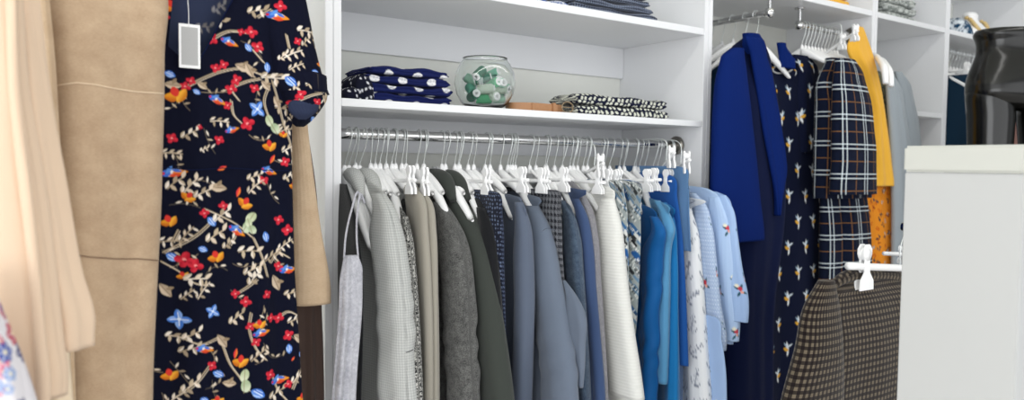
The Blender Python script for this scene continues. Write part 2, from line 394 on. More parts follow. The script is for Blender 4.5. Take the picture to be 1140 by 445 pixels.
# floral dress: motifs as they lie on the cloth
DRESS_Y = 1.40
FLOR = """orange 193 6 1.3;red 186 17 .8;cream 232 9 1;twig 210 25 1.2;cream 238 24 1.3;red 233 44 1.3;bird 252 48 1.1;red 266 37 .8;red 277 37 1.3;blue 274 54 1;red 237 77 1;red 246 73 1;
leaf 268 76 1.3;red 260 90 1.2;red 254 100 1.2;red 210 91 .9;red 204 97 1;blue 188 83 1.1;leaf 191 95 1.2;orange 195 107 1.6;blue 216 103 .8;leaf 222 96 .9;bird 238 112 1.1;cream 284 14 1.3;bird 304 20 1.4;
red 308 9 1.3;red 284 53 1.3;cream 336 37 1.3;red 326 48 .9;cream 336 48 .9;twig 321 62 1.4;twig 324 76 1.1;cream 311 64 .8;blue 295 76 1.1;leaf 275 79 1.2;cream 300 88 1.5;leaf 293 96 1;blue 318 92 1.5;
cream 322 101 .9;blue 346 82 1;orange 352 73 .5;twig 342 94 1.2;red 280 99 1;red 250 118 .9;cream 209 149 1.1;red 219 142 .5;red 190 154 1.1;red 240 156 1;red 272 138 1.5;twig 241 136 1.2;
bird 254 145 .9;cream 224 166 .6;twig 190 171 1.2;bird 191 192 1.4;petal 243 187 1.1;cream 194 203 1.3;cream 209 206 1.3;leaf 238 208 1.3;cream 222 214 1.2;petal 261 213 1.2;orange 206 219 1;cream 280 196 1.1;
bfly 283 122 1.0;pods 299 139 1.3;orange 297 163 1.2;petal 300 177 1.2;red 315 180 1.1;twig 318 145 1.3;twig 321 165 1.3;cream 313 122 1.2;orange 313 150 .7;bird 295 190 1.1;red 289 200 1.1;twig 280 207 1.3;
cream 320 196 1;orange 325 207 .8;leaf 306 114 1;red 223 236 1;red 244 228 1;orange 268 226 1.2;blue 231 245 1.2;pods 272 245 1.3;cream 243 238 1.3;bird 258 255 1.2;cream 236 260 1.4;orange 187 246 1.2;blue 221 275 1;
orange 236 284 1.2;twig 188 268 1.3;twig 205 259 1.2;blue 190 285 1.3;red 202 287 1.7;red 213 293 1.5;orange 201 305 .8;leaf 183 322 1.3;cream 214 308 1.4;twig 222 320 1.3;twig 205 325 1;cream 272 278 1.4;cream 277 298 1.3;
red 257 324 1;red 307 244 1.1;red 317 255 1.3;blue 291 262 1.2;pods 273 250 1;twig 315 271 1.2;twig 300 283 1.4;red 307 295 1.1;bird 317 299 1.2;leaf 304 313 1.4;cream 279 306 1.2;red 292 325 1;cream 322 325 1.1;
bfly 197 353 1.1;bfly 232 343 .8;cream 259 350 1.2;red 269 333 1.2;red 274 360 1;cream 193 373 1.1;cream 210 369 1.2;cream 207 385 1.2;bird 222 384 1.1;leaf 242 375 1.2;petal 257 389 1.2;orange 263 399 1.3;red 231 402 1;
blue 238 411 1.2;orange 188 416 1.2;cream 209 424 1.3;twig 194 440 1.3;blue 223 440 1.1;pods 267 419 1.4;leaf 250 421 1.1;orange 237 441 1;red 297 351 1;red 307 352 1.2;orange 284 358 1;bird 285 367 1.1;twig 327 354 1.3;
red 318 371 1.2;leaf 331 375 1.3;blue 319 386 1.1;red 280 377 1;twig 283 391 1.3;petal 323 397 .6;red 296 413 1.2;bird 307 420 1.3;cream 305 434 1.3;red 318 425 1;blue 282 433 1.6;orange 334 441 1;twig 330 416 1.3;blue 333 393 .8;cream 250 268 1"""
VINES = [[(204, 97), (222, 88), (243, 80), (268, 77), (290, 84), (310, 84)], [(262, 112), (254, 100), (268, 92), (286, 88)], [(253, 112), (256, 128), (266, 138)], [(233, 44), (250, 36), (277, 38)],
         [(300, 90), (306, 110), (312, 135), (322, 165), (326, 200)], [(296, 95), (290, 112), (297, 135)], [(223, 231), (243, 240), (258, 248), (275, 262)], [(230, 245), (215, 258), (198, 270), (180, 280)],
         [(178, 290), (196, 300), (212, 312), (226, 314)], [(250, 270), (256, 260)], [(276, 262), (286, 285), (292, 305)], [(296, 290), (306, 280), (318, 285)], [(255, 325), (268, 318), (280, 308)], [(196, 255), (190, 268)],
         [(196, 372), (222, 378), (240, 370)], [(242, 380), (250, 400), (262, 416), (272, 430)], [(228, 402), (215, 418), (200, 432)], [(274, 345), (272, 360), (280, 385), (290, 396)], [(306, 352), (316, 345), (330, 350)], [(298, 415), (305, 430), (318, 445)], [(283, 20), (298, 12)], [(277, 55), (290, 70)], [(313, 40), (316, 55)], [(330, 410), (322, 430)]]
NAVY = (12, 15, 33)
P0 = at(165, 0, DRESS_Y); P1 = at(375, 445, DRESS_Y)
fx0, fz1 = P0[0]-.03, P0[2]+.06
flor = Canvas(P1[0]-P0[0]+.08, fz1-P1[2]+.1, NAVY, .0009)
rr = random.Random(3)
for i in range(64):                       # fine background tendrils
    x, y, a = rr.uniform(0, flor.W*flor.mm), rr.uniform(0, flor.H*flor.mm), rr.uniform(0, 6.3); b_ = rr.uniform(-.9, .9); q = [(x, y)]
    for j in range(4): a += b_*.6; x += .012*math.cos(a); y += .012*math.sin(a); q.append((x, y))
    flor.line(q, .0009, rr.choice([(120, 106, 90), (96, 88, 78), (150, 134, 112)]))
    for j in (1, 2, 3): flor.ell(q[j][0]+.003, q[j][1]-.003, .0052, .0017, a+j, rr.choice(CREAM), .5)
for v in VINES:
    pp = [at(px, py, DRESS_Y) for px, py in v]; q = [(p[0]-fx0, fz1-p[2]) for p in pp]
    flor.line(q, .0022, (176, 158, 132)); flor.line([(a+.003, b+.002) for a, b in q], .0012, (214, 198, 176))
for it in FLOR.replace('\n', '').split(';'):
    kd, px, py, s = it.split(); p = at(float(px), float(py), DRESS_Y); motif(flor, kd, p[0]-fx0, fz1-p[2], float(s), rr.uniform(-.6, .6), rr)
# muted inside of the cloth (reverse side)
inner = Canvas(.3, .3, (46, 53, 76), .001, True)
for i in range(34): motif(inner, rr.choice(['cream', 'twig', 'leaf', 'blue', 'red', 'cream']), rr.uniform(0, .3), rr.uniform(0, .3), 1.1, rr.uniform(0, 6), rr, (70, 76, 94))
# white cloth with blue and red blooms
bloom = Canvas(.3, .4, (226, 222, 226), .001, True)
for i in range(130):
    x, y = rr.uniform(0, .3), rr.uniform(0, .4); R = rr.uniform(.008, .018); col = rr.choice([(52, 84, 160), (92, 128, 190), (190, 60, 80), (214, 120, 140), (40, 50, 110), (130, 160, 205), (80, 70, 70)])
    for j in range(6):
        an = j*PI/3; bloom.ell(x+R*.55*math.cos(an), y+R*.55*math.sin(an), R*.5, R*.36, an, col); bloom.line([(x, y), (x+R*.9*math.cos(an), y+R*.9*math.sin(an))], .0012, (230, 225, 235))
    bloom.ell(x, y, R*.2, R*.2, 0, (240, 230, 190))
bloom.mm = .00075
# mustard cloth with grey and rust flowers
marig = Canvas(.24, .24, (222, 138, 40), .001, True)
for i in range(60):
    x, y = rr.uniform(0, .24), rr.uniform(0, .24); col = rr.choice([(72, 66, 72), (176, 172, 165), (150, 66, 32), (60, 54, 60), (196, 92, 30)])
    for j in range(4): marig.ell(x+rr.uniform(-.008, .008), y+rr.uniform(-.008, .008), .006, .0026, rr.uniform(0, 3), col, .4)
# navy cloth with little white and yellow birds
birds = Canvas(.20, .20, (15, 21, 44), .001, True)  # drawn at half size
def bird(c, x, y, fl):
    c.ell(x, y, .0125, .0030, 1.45*fl, (226, 232, 236), .5); c.ell(x-.003*fl, y+.003, .0062, .0032, .5*fl, (222, 168, 60), .3)
    c.ell(x+.005*fl, y-.004, .0068, .0018, -.5*fl, (214, 224, 232), .5); c.ell(x-.004*fl, y-.006, .0055, .0014, .9*fl, (170, 195, 215), .5); c.ell(x+.001, y+.011, .0018, .0058, .2*fl, (235, 238, 240), .5)
for i in range(4):
    for j in range(4): bird(birds, (i+.3+.5*(j % 2))*.05, (j+.5)*.05, 1 if (i+j) % 2 else -1)
birds.mm = .0019
# white cloth with grey anchors
anch = Canvas(.11, .13, (232, 234, 236), .001, True)
def anchor(c, x, y, s, a, col):
    ca, sa = math.cos(a), math.sin(a); q = lambda p: (x+(p[0]*ca-p[1]*sa)*s, y+(p[0]*sa+p[1]*ca)*s)
    c.line([q((0, -1)), q((0, .2)), q((0, 1))], .0022, col); c.line([q((-.45, -.6)), q((0, -.6)), q((.45, -.6))], .0018, col)
    c.line([q((-.8, .25)), q((-.6, .8)), q((0, 1.02)), q((.6, .8)), q((.8, .25))], .0022, col)
    c.line([q((.2*math.cos(t*.9), -1.15+.2*math.sin(t*.9))) for t in range(8)], .0014, col)
    c.line([q((-.5, -.2)), q((.3, .1)), q((-.3, .5)), q((.4, .75))], .0011, (176, 182, 192))
for i, (x, y, a) in enumerate([(.025, .028, .3), (.08, .05, -.5), (.03, .09, .9), (.085, .112, .1)]): anchor(anch, x, y, .019, a, (128, 134, 150))
# blue, black and white abstract print
abst = Canvas(.16, .22, (150, 158, 158), .001, True)
for i in range(90):
    x, y = rr.uniform(0, .16), rr.uniform(0, .22); s = rr.uniform(.006, .014); col = rr.choice([(56, 98, 142), (38, 84, 140), (26, 28, 34), (100, 130, 156), (206, 208, 206), (50, 52, 54), (140, 144, 146)])
    abst.line([(x-s, y-s), (x+s, y+s)], s*.8, col)
for i in range(70):
    x, y = rr.uniform(0, .16), rr.uniform(0, .22)
    for j in range(4): abst.line([(x+j*.004, y+j*.004), (x+j*.004+.005, y+j*.004-.005)], .0016, rr.choice([(20, 20, 26), (235, 235, 230)]))
# pale blue cotton with embroidered sprigs (two grounds)
def sprigs(ground, dots):
    c = Canvas(.17, .22, ground, .001, True)
    if dots:
        for i in range(34):
            for j in range(44): c.ell(.17*(i+.5*(j % 2))/34, .22*j/44, .0011, .0011, 0, (222, 230, 242))
    for (x, y) in ((.04, .04), (.125, .07), (.05, .13), (.13, .18), (.085, .205)):
        for an in (.4, 2.2, 3.6, 5.2): c.ell(x+.008*math.cos(an), y+.010*math.sin(an), .0066, .0026, an, (40, 84, 98), .4)
        c.ell(x, y-.004, .0055, .0046, 0, (196, 62, 78)); c.ell(x+.003, y+.003, .004, .003, 0, (236, 170, 150)); c.ell(x-.006, y-.010, .005, .0035, 0, (238, 232, 210))
    return c
for c_ in (0,): pass
spr1 = sprigs((166, 186, 216), True); spr2 = sprigs((178, 202, 234), False); spr3 = sprigs((164, 190, 228), False)
for c_ in (spr1, spr2, spr3): c_.mm = .0014
anch.mm = .0012
M['print'] = fab('printed_cloth', (255, 255, 255), 'print', sheen=.02)

# ------------------------------------------------------------------ setting
FRONT, BACK = 1.6, 1.9886
def S(name, b, mat): return tag(boxo(name, b, mat, bevel=0), kind='structure')
S('floor', (-3, 6, -2, 2.6, -.05, 0), M['floor'])
S('ceiling', (-3, 6, -2, 2.6, 3.32, 3.4), M['wallp'])
S('wall_back', (-3, 6, 2.012, 2.1, 0, 3.32), M['wallp'])

h = lambda v: EYE+v
TOPZ = h(.98)
def unit(x0, x1, label, shelves, rails=(), bp=True):
    """x0..x1 are the outer faces; shelves = bottom heights"""
    u = empty('shelving_unit', ((x0+x1)/2, FRONT, 0), label, 'shelving')
    T_ = .0195
    for xa in (x0, x1-T_): boxo('side_panel', (xa+.0004, xa+T_-.0004, FRONT, BACK, 0.0, TOPZ), M['white'], u)
    for z in shelves: boxo('shelf', (x0+T_, x1-T_, FRONT+.0005, BACK-.006, h(z), h(z)+.021 if z > .2 else h(z)+.018), M['white'], u)
    for (za, zb) in rails: boxo('back_rail', (x0+T_, x1-T_, BACK-.022, BACK-.0065, h(za), h(zb)), M['white'], u)
    boxo('back_panel', (x0+T_, x1-T_, BACK-.006, BACK, .0, TOPZ), M['wallp'], u)
    return u
xp = [(.608, .648), (1.854, 1.894), (2.823, 2.865), (3.41, 3.45)]
unit(-.75, .628, 'white shelving unit at far left behind the beige coats and the floral dress', (.80,))
unit(.628, 1.874, 'widest white shelving unit with folded cloths above the long crowded rail', (.75, .416, .127), ((.31, .416), (.03, .127)))
unit(1.874, 2.844, 'white shelving unit holding the royal blue blazer and the plaid outfit', (.595, .93))
unit(2.844, 3.43, 'narrow white shelving unit with a grey knit on top, right of the mustard garment', (.595, .225, .93))
unit(3.43, 4.32, 'rightmost white shelving unit with a jewellery bust on its shelf, behind black mannequin', (.595, .90))

# ------------------------------------------------------------------ rails
RY = 1.70
zr = at(753, 161.8, RY)[2]                    # rail height
def rod(name, p0, p1, r, label, flange=None, posts=()):
    u = empty(name, ((p0[0]+p1[0])/2, (p0[1]+p1[1])/2, p0[2]), label, 'rail')
    d = np.array(p1)-np.array(p0); tube(Geo(), [p0, tuple(np.array(p0)+d/2), p1], r, 24, 12).obj('tube', M['chrome'], u)
    for (p, ax) in flange or ():
        lathe(Geo(), p, [(.0, -.008), (.024, -.008), (.030, -.004), (.030, .004), (.0, .006)], 32, ax).obj('flange', M['dchrome'], u)
    for p in posts:
        g = Geo(); tube(g, [(p[0], p[1], p0[2]), (p[0], p[1], (p0[2]+p[2])/2), (p[0], p[1], p[2])], .006, 12)
        lathe(g, (p[0], p[1], p[2]-.006), [(.0, 0), (.018, 0), (.018, .005), (0, .005)], 24)
        lathe(g, (p[0], p[1], p0[2]), [(.0, -.018), (.013, -.014), (.017, 0), (.013, .014), (0, .018)], 20)
        g.obj('post', M['chrome'], u)
    return u
rod('clothes_rail', (.649, RY, zr), (1.853, RY, zr), .0125, 'long chrome clothes rail under the middle shelf, crowded with hangers',
    (((1.846, RY, zr), 'x'), ((.656, RY, zr), 'x')))
q = at(858, 14, 1.60); RX2, ZR2 = q[0], q[2]
rod('pull_out_rail', (RX2, 1.60, ZR2), (RX2, 1.975, ZR2), .011, 'chrome pull-out rail above the royal blue blazer', (), ((RX2, 1.605, h(.595)),))
R3Y = 1.68; q3 = at(890, 28, R3Y); R3X0, ZR3 = q3[0], q3[2]
ZR3 = min(ZR3, h(.545))
rod('clothes_rail', (R3X0, R3Y, ZR3), (2.822, R3Y, ZR3), .011, 'short chrome rail holding the plaid jacket and mustard garment', (((2.815, R3Y, ZR3), 'x'),), ((R3X0, R3Y, h(.595)),))
R4Y = 1.70; ZR4 = at(1062, 58, R4Y)[2]
rod('clothes_rail', (3.452, R4Y, ZR4), (4.29, R4Y, ZR4), .011, 'blurred chrome rail above the dark teal garments, left of black mannequin', (((3.46, R4Y, ZR4), 'x'),))

# ------------------------------------------------------------------ hangers
DROP = .083                                    # neck below the rail centre
def hook_geo(drop=DROP, r=.0165, side=1, wr=.0014, lean=0.0):
    g = Geo(); P = [(0, 0, .0), (0, 0, .018), (lean*.4, side*r*.55, drop*.55)]
    for a in np.linspace(-.35, PI+.5, 12): P.append((lean, side*r*math.cos(a), drop+r*math.sin(a)))
    return tube(g, P, wr, 6, 40)
def arm_geo(half=.185, slope=.112, H=.043, th=.007, bend=0.0):
    g = Geo(); n = 14
    for sd in (-1, 1):
        rows = []
        K = 16
        V = []; 
        for i in range(K):
            t = i/(K-1); y = sd*half*t; z = -slope*(t**1.25)-.004; hh = (H*(1-t)+.017*t)/2; tt = th*(1-.1*t)+.0035*math.sin(PI*t)
            if i == K-1: hh *= .5; tt *= .6
            for j in range(n):
                a = 2*PI*j/n; V.append((tt*math.cos(a)+bend*t*t, y, z-hh*.6+hh*math.sin(a)))
        F = [(i*n+j, i*n+(j+1) % n, (i+1)*n+(j+1) % n, (i+1)*n+j) for i in range(K-1) for j in range(n)]
        F = F if sd > 0 else [f[::-1] for f in F]
        F += [tuple((K-1)*n+j for j in range(n)), tuple(range(n))]
        g.add(V, F)
    lathe(g, (0, 0, -.012), [(0.0, 0), (.008, 0), (.0065, .015), (.0045, .024), (0, .026)], 12)
    return g
def clipbar_geo(half=.17):
    g = Geo(); tube(g, [(0, -half, -.03), (0, 0, -.03), (0, half, -.03)], .0048, 10)
    tube(g, [(0, -.05, -.03), (0, -.02, -.012), (0, 0, 0), (0, .02, -.012), (0, .05, -.03)], .0045, 10)
    lathe(g, (0, 0, -.012), [(0.0, 0), (.008, 0), (.0065, .015), (.0045, .024), (0, .026)], 12)
    return g
CLIP = [(-.006, .022), (-.011, .03), (-.011, .038), (-.005, .045), (.005, .045), (.011, .038), (.011, .03), (.006, .022), (.007, .004), (.017, -.008), (.018, -.022), (-.018, -.022), (-.017, -.008), (-.007, .004)]
def clip_geo(y, th=.016, s=1.0):
    g = Geo(); Rm = Matrix.Translation((0, y, -.04)) @ Matrix.Rotation(PI/2, 4, 'Z')
    for off in (-.005, .005):
        prism(g, [(p[0]*s, p[1]*s) for p in CLIP], Rm @ Matrix.Translation((0, off, 0)), .005)
    tube(g, [(-.009, y, -.028), (0, y, -.028), (.009, y, -.028)], .005, 8)
    return g
def mesh_of(g, nm, bevel=0):
    me = g.mesh(nm); me.materials.append(M['plastic']); return me
arm_me = mesh_of(arm_geo(), 'hanger_shoulder'); arm_small = mesh_of(arm_geo(.095, .052, .036, .008), 'slim_shoulder'); arm_in = mesh_of(arm_geo(.150, .118, .040, .009), 'covered_shoulder'); bar_me = mesh_of(clipbar_geo(), 'clip_bar')
clipF = mesh_of(clip_geo(-.145), 'hanger_clip'); clipB = mesh_of(clip_geo(.145), 'hanger_clip')
for me in (clipF, clipB): smooth(me, False)
hook_mes = []
for k in range(5):
    me = hook_geo(lean=random.uniform(-.006, .006)).mesh('hanger_hook'); me.materials.append(M['wire']); hook_mes.append(me)
HC = [0]
def hanger(x, y, zrod, ang, label, kind='arm', group=None, scale=1.0, tilt=0.0, inner_=False):
    """origin at the neck; local -y points to the shop (front)"""
    r = empty('clothes_hanger' if kind != 'clip' else 'clip_hanger', (x, y, zrod-DROP*scale), label, 'hanger', group)
    r.rotation_euler = (tilt, 0, ang); r.scale = (scale,)*3
    def ch(nm, me):
        o = bpy.data.objects.new(nm, me); C.objects.link(o); o.parent = r
        if False: o
        return o
    hk = ch('hook', hook_mes[HC[0] % 5]); HC[0] += 1
    hk.rotation_euler = (0, 0, PI)
    if kind in ('arm', 'slim'): ch('shoulder_bar', arm_me if kind == 'arm' else arm_in if inner_ else arm_small)
    else: ch('clip_bar', bar_me); ch('clip', clipF); ch('clip', clipB)
    return r

# ------------------------------------------------------------------ garments on the long rail
YF = 1.46
def line_of(neck, front, yf=YF, ry=RY):
    n = at(neck, 186, ry); f = at(front, 320, yf); return np.array([n[0], ry, 0]), np.array([f[0], yf, 0])
def garment(name, cat, label, neck, outline, mat, b=.022, sleeve=True, zb=None, fold=.004, seed=0, yf=YF, ry=RY, front=None,
            sw=.045, sleeve_off=-.012, rec=.035, parts=(), prnt=None, dense=False, sl_bottom=None, back=.215, hk='arm', hanger_on=True, scale=1.0,
            zrod=None, wr=.0, collar=None, pants=False, tops=None, hanglabel=None, e=2.3, freq=(3, 5, 8), btop=.35, sl_b=None, n=72):
    zrod = zr if zrod is None else zrod
    front = front or float(np.interp(330, [p[1] for p in outline], [p[0] for p in outline]))
    p0, p1 = line_of(neck, front, yf, ry); d = (p1-p0)[:2]; d /= np.linalg.norm(d); ang = math.atan2(d[1], d[0])
    pts = []; nrm = np.array([-d[1], d[0]])
    if hk == 'clip': back = min(back, .12)
    if not sleeve and yf > 1.45 or hk == 'clip':
        p0 = np.array([p1[0]+.012, ry, 0]); d = (p1-p0)[:2]; d /= np.linalg.norm(d); ang = math.atan2(d[1], d[0]); nrm = np.array([-d[1], d[0]])
    for (px, py) in outline:
        w = onplane(px, py, p0, p1); s = np.dot(w[:2]-p0[:2], d); pts.append((s, w[2]))
    zt = pts[0][1]; root = empty(name, (p0[0], p0[1], zt), label, cat)
    rows = []; p0 = p0-np.r_[nrm*b*.8, 0]; root.location = (p0[0], p0[1], zt)
    N = len(pts)
    for i, (s, z) in enumerate(pts):
        t = min(1, (zt-z)/.16)
        sf = s-(rec*min(1, max(0, (zt-z-.05)/.08)) if sleeve else 0)
        sb = -min(back, abs(max(s, .02))*.92)
        bb = b*(btop+(1-btop)*t)*(.68 if sleeve else 1)
        c = p0[:2]+d*(sf+sb)/2+nrm*(.25*b if sleeve else 0)
        rows.append((c[0], c[1], z, (sf-sb)/2, bb, ang))
    if zb is None and rows[-1][2] > .75:      # carry on below the frame
        c = rows[-1]; rows.append((c[0], c[1], c[2]-.18, c[3], c[4], ang))
    body_g = loft(rows, 150 if dense else 70, 420 if dense else n, fold, freq, seed, e=e)
    body = body_g.obj('body', mat, root)
    if prnt is not None: paint(body, prnt.a, 0, 0, prnt.mm, True)
    if sleeve:
        bot = sl_bottom if sl_bottom is not None else .62
        if zb is not None: bot = max(bot, pts[-1][1]+.012)
        k = next((i for i, (s, z) in enumerate(pts) if zt-z > .035), 1)
        for sd in (1, -1):
            sr = []
            ss = [pts[k-1]]+pts[k:] if k > 0 else pts
            for i, (s, z) in enumerate(ss):
                if z < bot: break
                g_ = min(1, (ss[0][1]-z)/.09); a = sw*(.35+.65*g_); bb = (sl_b or b*1.12)*(.45+.55*g_)
                off = .25*sleeve_off*min(1, g_*1.3)
                sx = s-a if sd > 0 else -min(back+.01, s)+a*.8
                c = p0[:2]+d*sx+nrm*(-off)
                sr.append((c[0], c[1], z+.002, a, bb, ang))
            l = sr[-1]
            if l[2]-bot > .02: sr.append((l[0], l[1], bot, l[3]*.95, l[4], l[5]))
            o = loft(sr, 110 if dense else 60, 200 if dense else 48, fold*.6, (2, 3, 5), seed+3*sd+5, e=2.1, wr=wr).obj('sleeve', mat, root)
            if prnt is not None: paint(o, prnt.a, .05, 0, prnt.mm, True)
    if collar:                                 # raised fold round the neck
        cm, cw, chh = collar
        g = Geo()
        for sd in (-1, 1):
            c0 = np.array([p0[0], p0[1], zt])+np.r_[nrm*.0, 0]
            tube(g, [c0+np.r_[-d*.07, -.010], c0+np.r_[-d*.045+nrm*sd*b*.4, chh*.7], c0+np.r_[d*.0+nrm*sd*b*.5, chh], c0+np.r_[d*.045+nrm*sd*b*.6, chh*.45], c0+np.r_[d*.095+nrm*sd*b*.8, -.04]], [cw*.6, cw, cw, cw, cw*.4], 12)
        g.obj('collar', cm, root)
    for p in parts: p(root, p0, d, nrm, ang, pts)
    if hanger_on: hanger(p0[0], p0[1], zrod, ang+PI/2, hanglabel or ' '.join(('white hanger holding the '+label.split(' hanging')[0].split(',')[0]).split()[:16]), 'slim' if hk == 'arm' else hk, None, scale, inner_=True)
    root['_d'] = 0; del root['_d']
    return root

F = {}
F['hound'] = fab('light_grey_houndstooth', (196, 197, 194), 'check', (166, 168, 166), k=.0058)
F['tweedbw'] = fab('black_white_tweed', (205, 204, 198), 'speck', (34, 34, 36), k=1.0)
F['beigegrey'] = fab('beige_grey_linen', (158, 153, 142), 'plain', amt=.1)
F['dgrey'] = fab('dark_grey_melange', (128, 128, 126), 'melange', (30, 31, 31))
F['olive'] = fab('dark_olive_wool', (60, 64, 60), 'plain', amt=.3)
F['blk'] = fab('black_cloth', (28, 29, 32), 'plain')
F['navydot'] = fab('dark_navy_dotted', (24, 28, 44), 'dots', (96, 108, 134), k=.010)
F['slate'] = fab('slate_blue_suiting', (104, 114, 130), 'plain', amt=.06)
F['slate2'] = fab('slate_blue_suiting_darker', (92, 101, 118), 'plain', amt=.06)
F['nhound'] = fab('navy_grey_houndstooth', (120, 122, 128), 'hound', (26, 28, 38), k=.016)
F['denim'] = fab('denim_tweed', (98, 116, 136), 'melange', (40, 54, 76), k=1.0)
F['navyj'] = fab('dusty_navy_suiting', (62, 80, 116), 'plain', amt=.06)
F['lilac'] = fab('grey_lilac_knit', (168, 166, 170), 'melange', (112, 112, 120), k=1.4)
F['wknit'] = fab('white_ribbed_knit', (224, 224, 219), 'rib', k=.0085)
F['azure'] = fab('azure_satin', (22, 88, 150), 'plain', rough=.45, sheen=.05, amt=.03)
F['lazure'] = fab('light_azure_cloth', (86, 146, 188), 'plain', rough=.5, amt=.03)
F['cyan'] = fab('bright_blue_cloth', (24, 112, 172), 'plain', rough=.5, amt=.03)
F['royal'] = fab('azure_royal_cloth', (30, 84, 156), 'plain', rough=.6, amt=.03)
F['ldenim'] = fab('washed_denim', (92, 128, 168), 'plain', amt=.12)
F['heather'] = fab('light_heather_jersey', (206, 206, 212), 'melange', (156, 156, 166), k=.5)
F['camel'] = fab('camel_wool', (196, 172, 144), 'camel', (164, 138, 112))
F['camel2'] = fab('camel_wool_lighter', (212, 188, 158), 'camel', (188, 160, 130))
F['peach'] = fab('peach_knit', (222, 196, 170), 'plain', amt=.04)
F['cream'] = fab('cream_cloth', (234, 214, 186), 'plain', amt=.04)
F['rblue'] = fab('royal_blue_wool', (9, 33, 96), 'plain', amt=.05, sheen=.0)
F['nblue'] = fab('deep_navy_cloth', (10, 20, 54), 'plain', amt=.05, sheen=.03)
F['plaid'] = fab('navy_plaid', (15, 22, 42), 'plaid', sheen=.04)
F['must'] = fab('mustard_cloth', (232, 176, 62), 'plain', amt=.04)
F['brownh'] = fab('brown_houndstooth', (108, 97, 82), 'gingham', (28, 22, 23), k=.0165)
F['gcard'] = fab('cool_grey_cloth', (150, 158, 164), 'plain', amt=.06)
F['teal'] = fab('dark_teal_cloth', (16, 42, 62), 'plain')
F['oliveprint'] = fab('olive_grey_print', (150, 150, 120), 'speck', (84, 92, 90), k=.6)

def seam(pts, w=.0007, matn='blk', nm='seam'):
    def f(root, p0, d, nrm, ang, prof):
        P = [onplane(px, py, p0+np.r_[nrm*o, 0], p0+np.r_[nrm*o+d, 0]) for px, py, o in pts]
        tube(Geo(), P, w, 6).obj(nm, F[matn] if matn in F else M[matn], root)
    return f
G = garment
G('black_top', 'top', 'black top hanging at the left end of the long rail behind bare white hangers', 397, [(390, 205), (396, 225), (403, 262), (407, 300), (407, 380), (405, 445)], F['blk'], .010, seed=1, sleeve=False, hanger_on=False, front=408)
G('blazer', 'jacket', 'light grey fine-check blazer near the left end of the long rail', 406, [(404, 199), (412, 197), (424, 205), (436, 216), (443, 232), (450, 265), (455, 300), (459, 335), (461, 375), (462, 410), (463, 445)], F['hound'], .030, seed=2, yf=1.44, sleeve_off=-.03, sw=.055, rec=.06, fold=.005, wr=.003,
  collar=(F['hound'], .020, .008), parts=(seam([(452, 392, -.046), (456, 391, -.048), (460, 389, -.047)], .0009),))
G('tweed_jacket', 'jacket', 'black and white boucle tweed jacket right of the light grey blazer', 434, [(440, 222), (449, 230), (457, 242), (461, 270), (463, 300), (467, 360), (471, 445)], F['tweedbw'], .013, seed=3, sw=.03, fold=.003)
def legs(col):
    def f(root, p0, d, nrm, ang, prof): pass
    return f
def two_legs(name, cat, label, neck, L1, L2, mat, **kw):
    p0, p1 = line_of(neck, L2[-2][0], 1.47); d = (p1-p0)[:2]; d /= np.linalg.norm(d); ang = math.atan2(d[1], d[0])
    root = empty(name, (p0[0], p0[1], zr-.12), label, cat)
    for k, L in enumerate((L1, L2)):
        rows = []
        q0, q1 = p0-np.array([.02*(1-k), 0, 0]), p1-np.array([.02*(1-k), 0, 0])
        for (px, py) in L:
            w = onplane(px, py, q0, q1); rows.append((w[0]-d[0]*.055, w[1]-d[1]*.055, w[2], .055, .014, ang))
        l = rows[-1]; rows.append((l[0], l[1], l[2]-.2, .055, .014, ang))
        r0 = rows[0]; rows[0] = (r0[0], r0[1], r0[2], .035, .010, ang)
        loft(rows, 60, 40, .003, (2, 4), 20+k).obj('trouser_leg', mat, root)
        c = rows[0]; lathe(Geo(), (c[0]+d[0]*.02, c[1]+d[1]*.02, c[2]-.014), [(.013, -.008), (.018, -.002), (.018, .008), (.013, .014), (.006, .015), (.0, .010)], 24).obj('turned_cuff', mat, root)
    hanger(p0[0], p0[1], zr, ang+PI/2, kw['hl'], 'clip')
two_legs('trousers', 'trousers', 'beige-grey trousers hung by their cuffs left of the dark grey melange coat', 452,
         [(463, 207), (470, 222), (474, 260), (477, 330), (478, 445)], [(474, 212), (480, 228), (484, 260), (486, 330), (487, 445)], F['beigegrey'], hl='white clip hanger holding the beige-grey trousers')
G('coat', 'coat', 'dark grey melange wool coat right of the beige-grey trousers', 481, [(484, 219), (492, 216), (502, 226), (514, 247), (522, 268), (527, 290), (531, 320), (533, 380), (537, 445)], F['dgrey'], .030, seed=4, sw=.062, sleeve_off=-.02, rec=.07, fold=.005, wr=.003)
G('coat', 'coat', 'dark olive wool coat with a raised collar right of the dark grey coat', 500, [(501, 204), (510, 206), (522, 224), (535, 248), (545, 275), (554, 312), (562, 360), (569, 410), (573, 445)], F['olive'], .028, seed=5, sw=.05, sleeve_off=-.015, rec=.06,
  fold=.004, collar=(F['olive'], .022, .016))
G('cardigan', 'cardigan', 'plain black cardigan between the dark olive coat and dotted navy garment', 516, [(520, 214), (532, 219), (544, 232), (551, 252), (555, 280), (559, 320), (563, 380), (567, 445)], F['blk'], .018, seed=6)
G('skirt', 'skirt', 'dark navy dotted skirt clipped between the black cardigan and slate blue jackets', 533, [(552, 212), (560, 214), (565, 240), (567, 300), (569, 380), (571, 445)], F['navydot'], .016, seed=7, sleeve=False, hk='clip')
G('jacket', 'jacket', 'narrow slate blue jacket, the left one of the two plain slate jackets', 552, [(563, 214), (577, 217), (587, 226), (592, 250), (594, 290), (595, 330), (594, 380), (592, 445)], F['slate2'], .022, seed=8, sw=.035, sleeve_off=-.022, rec=.05)
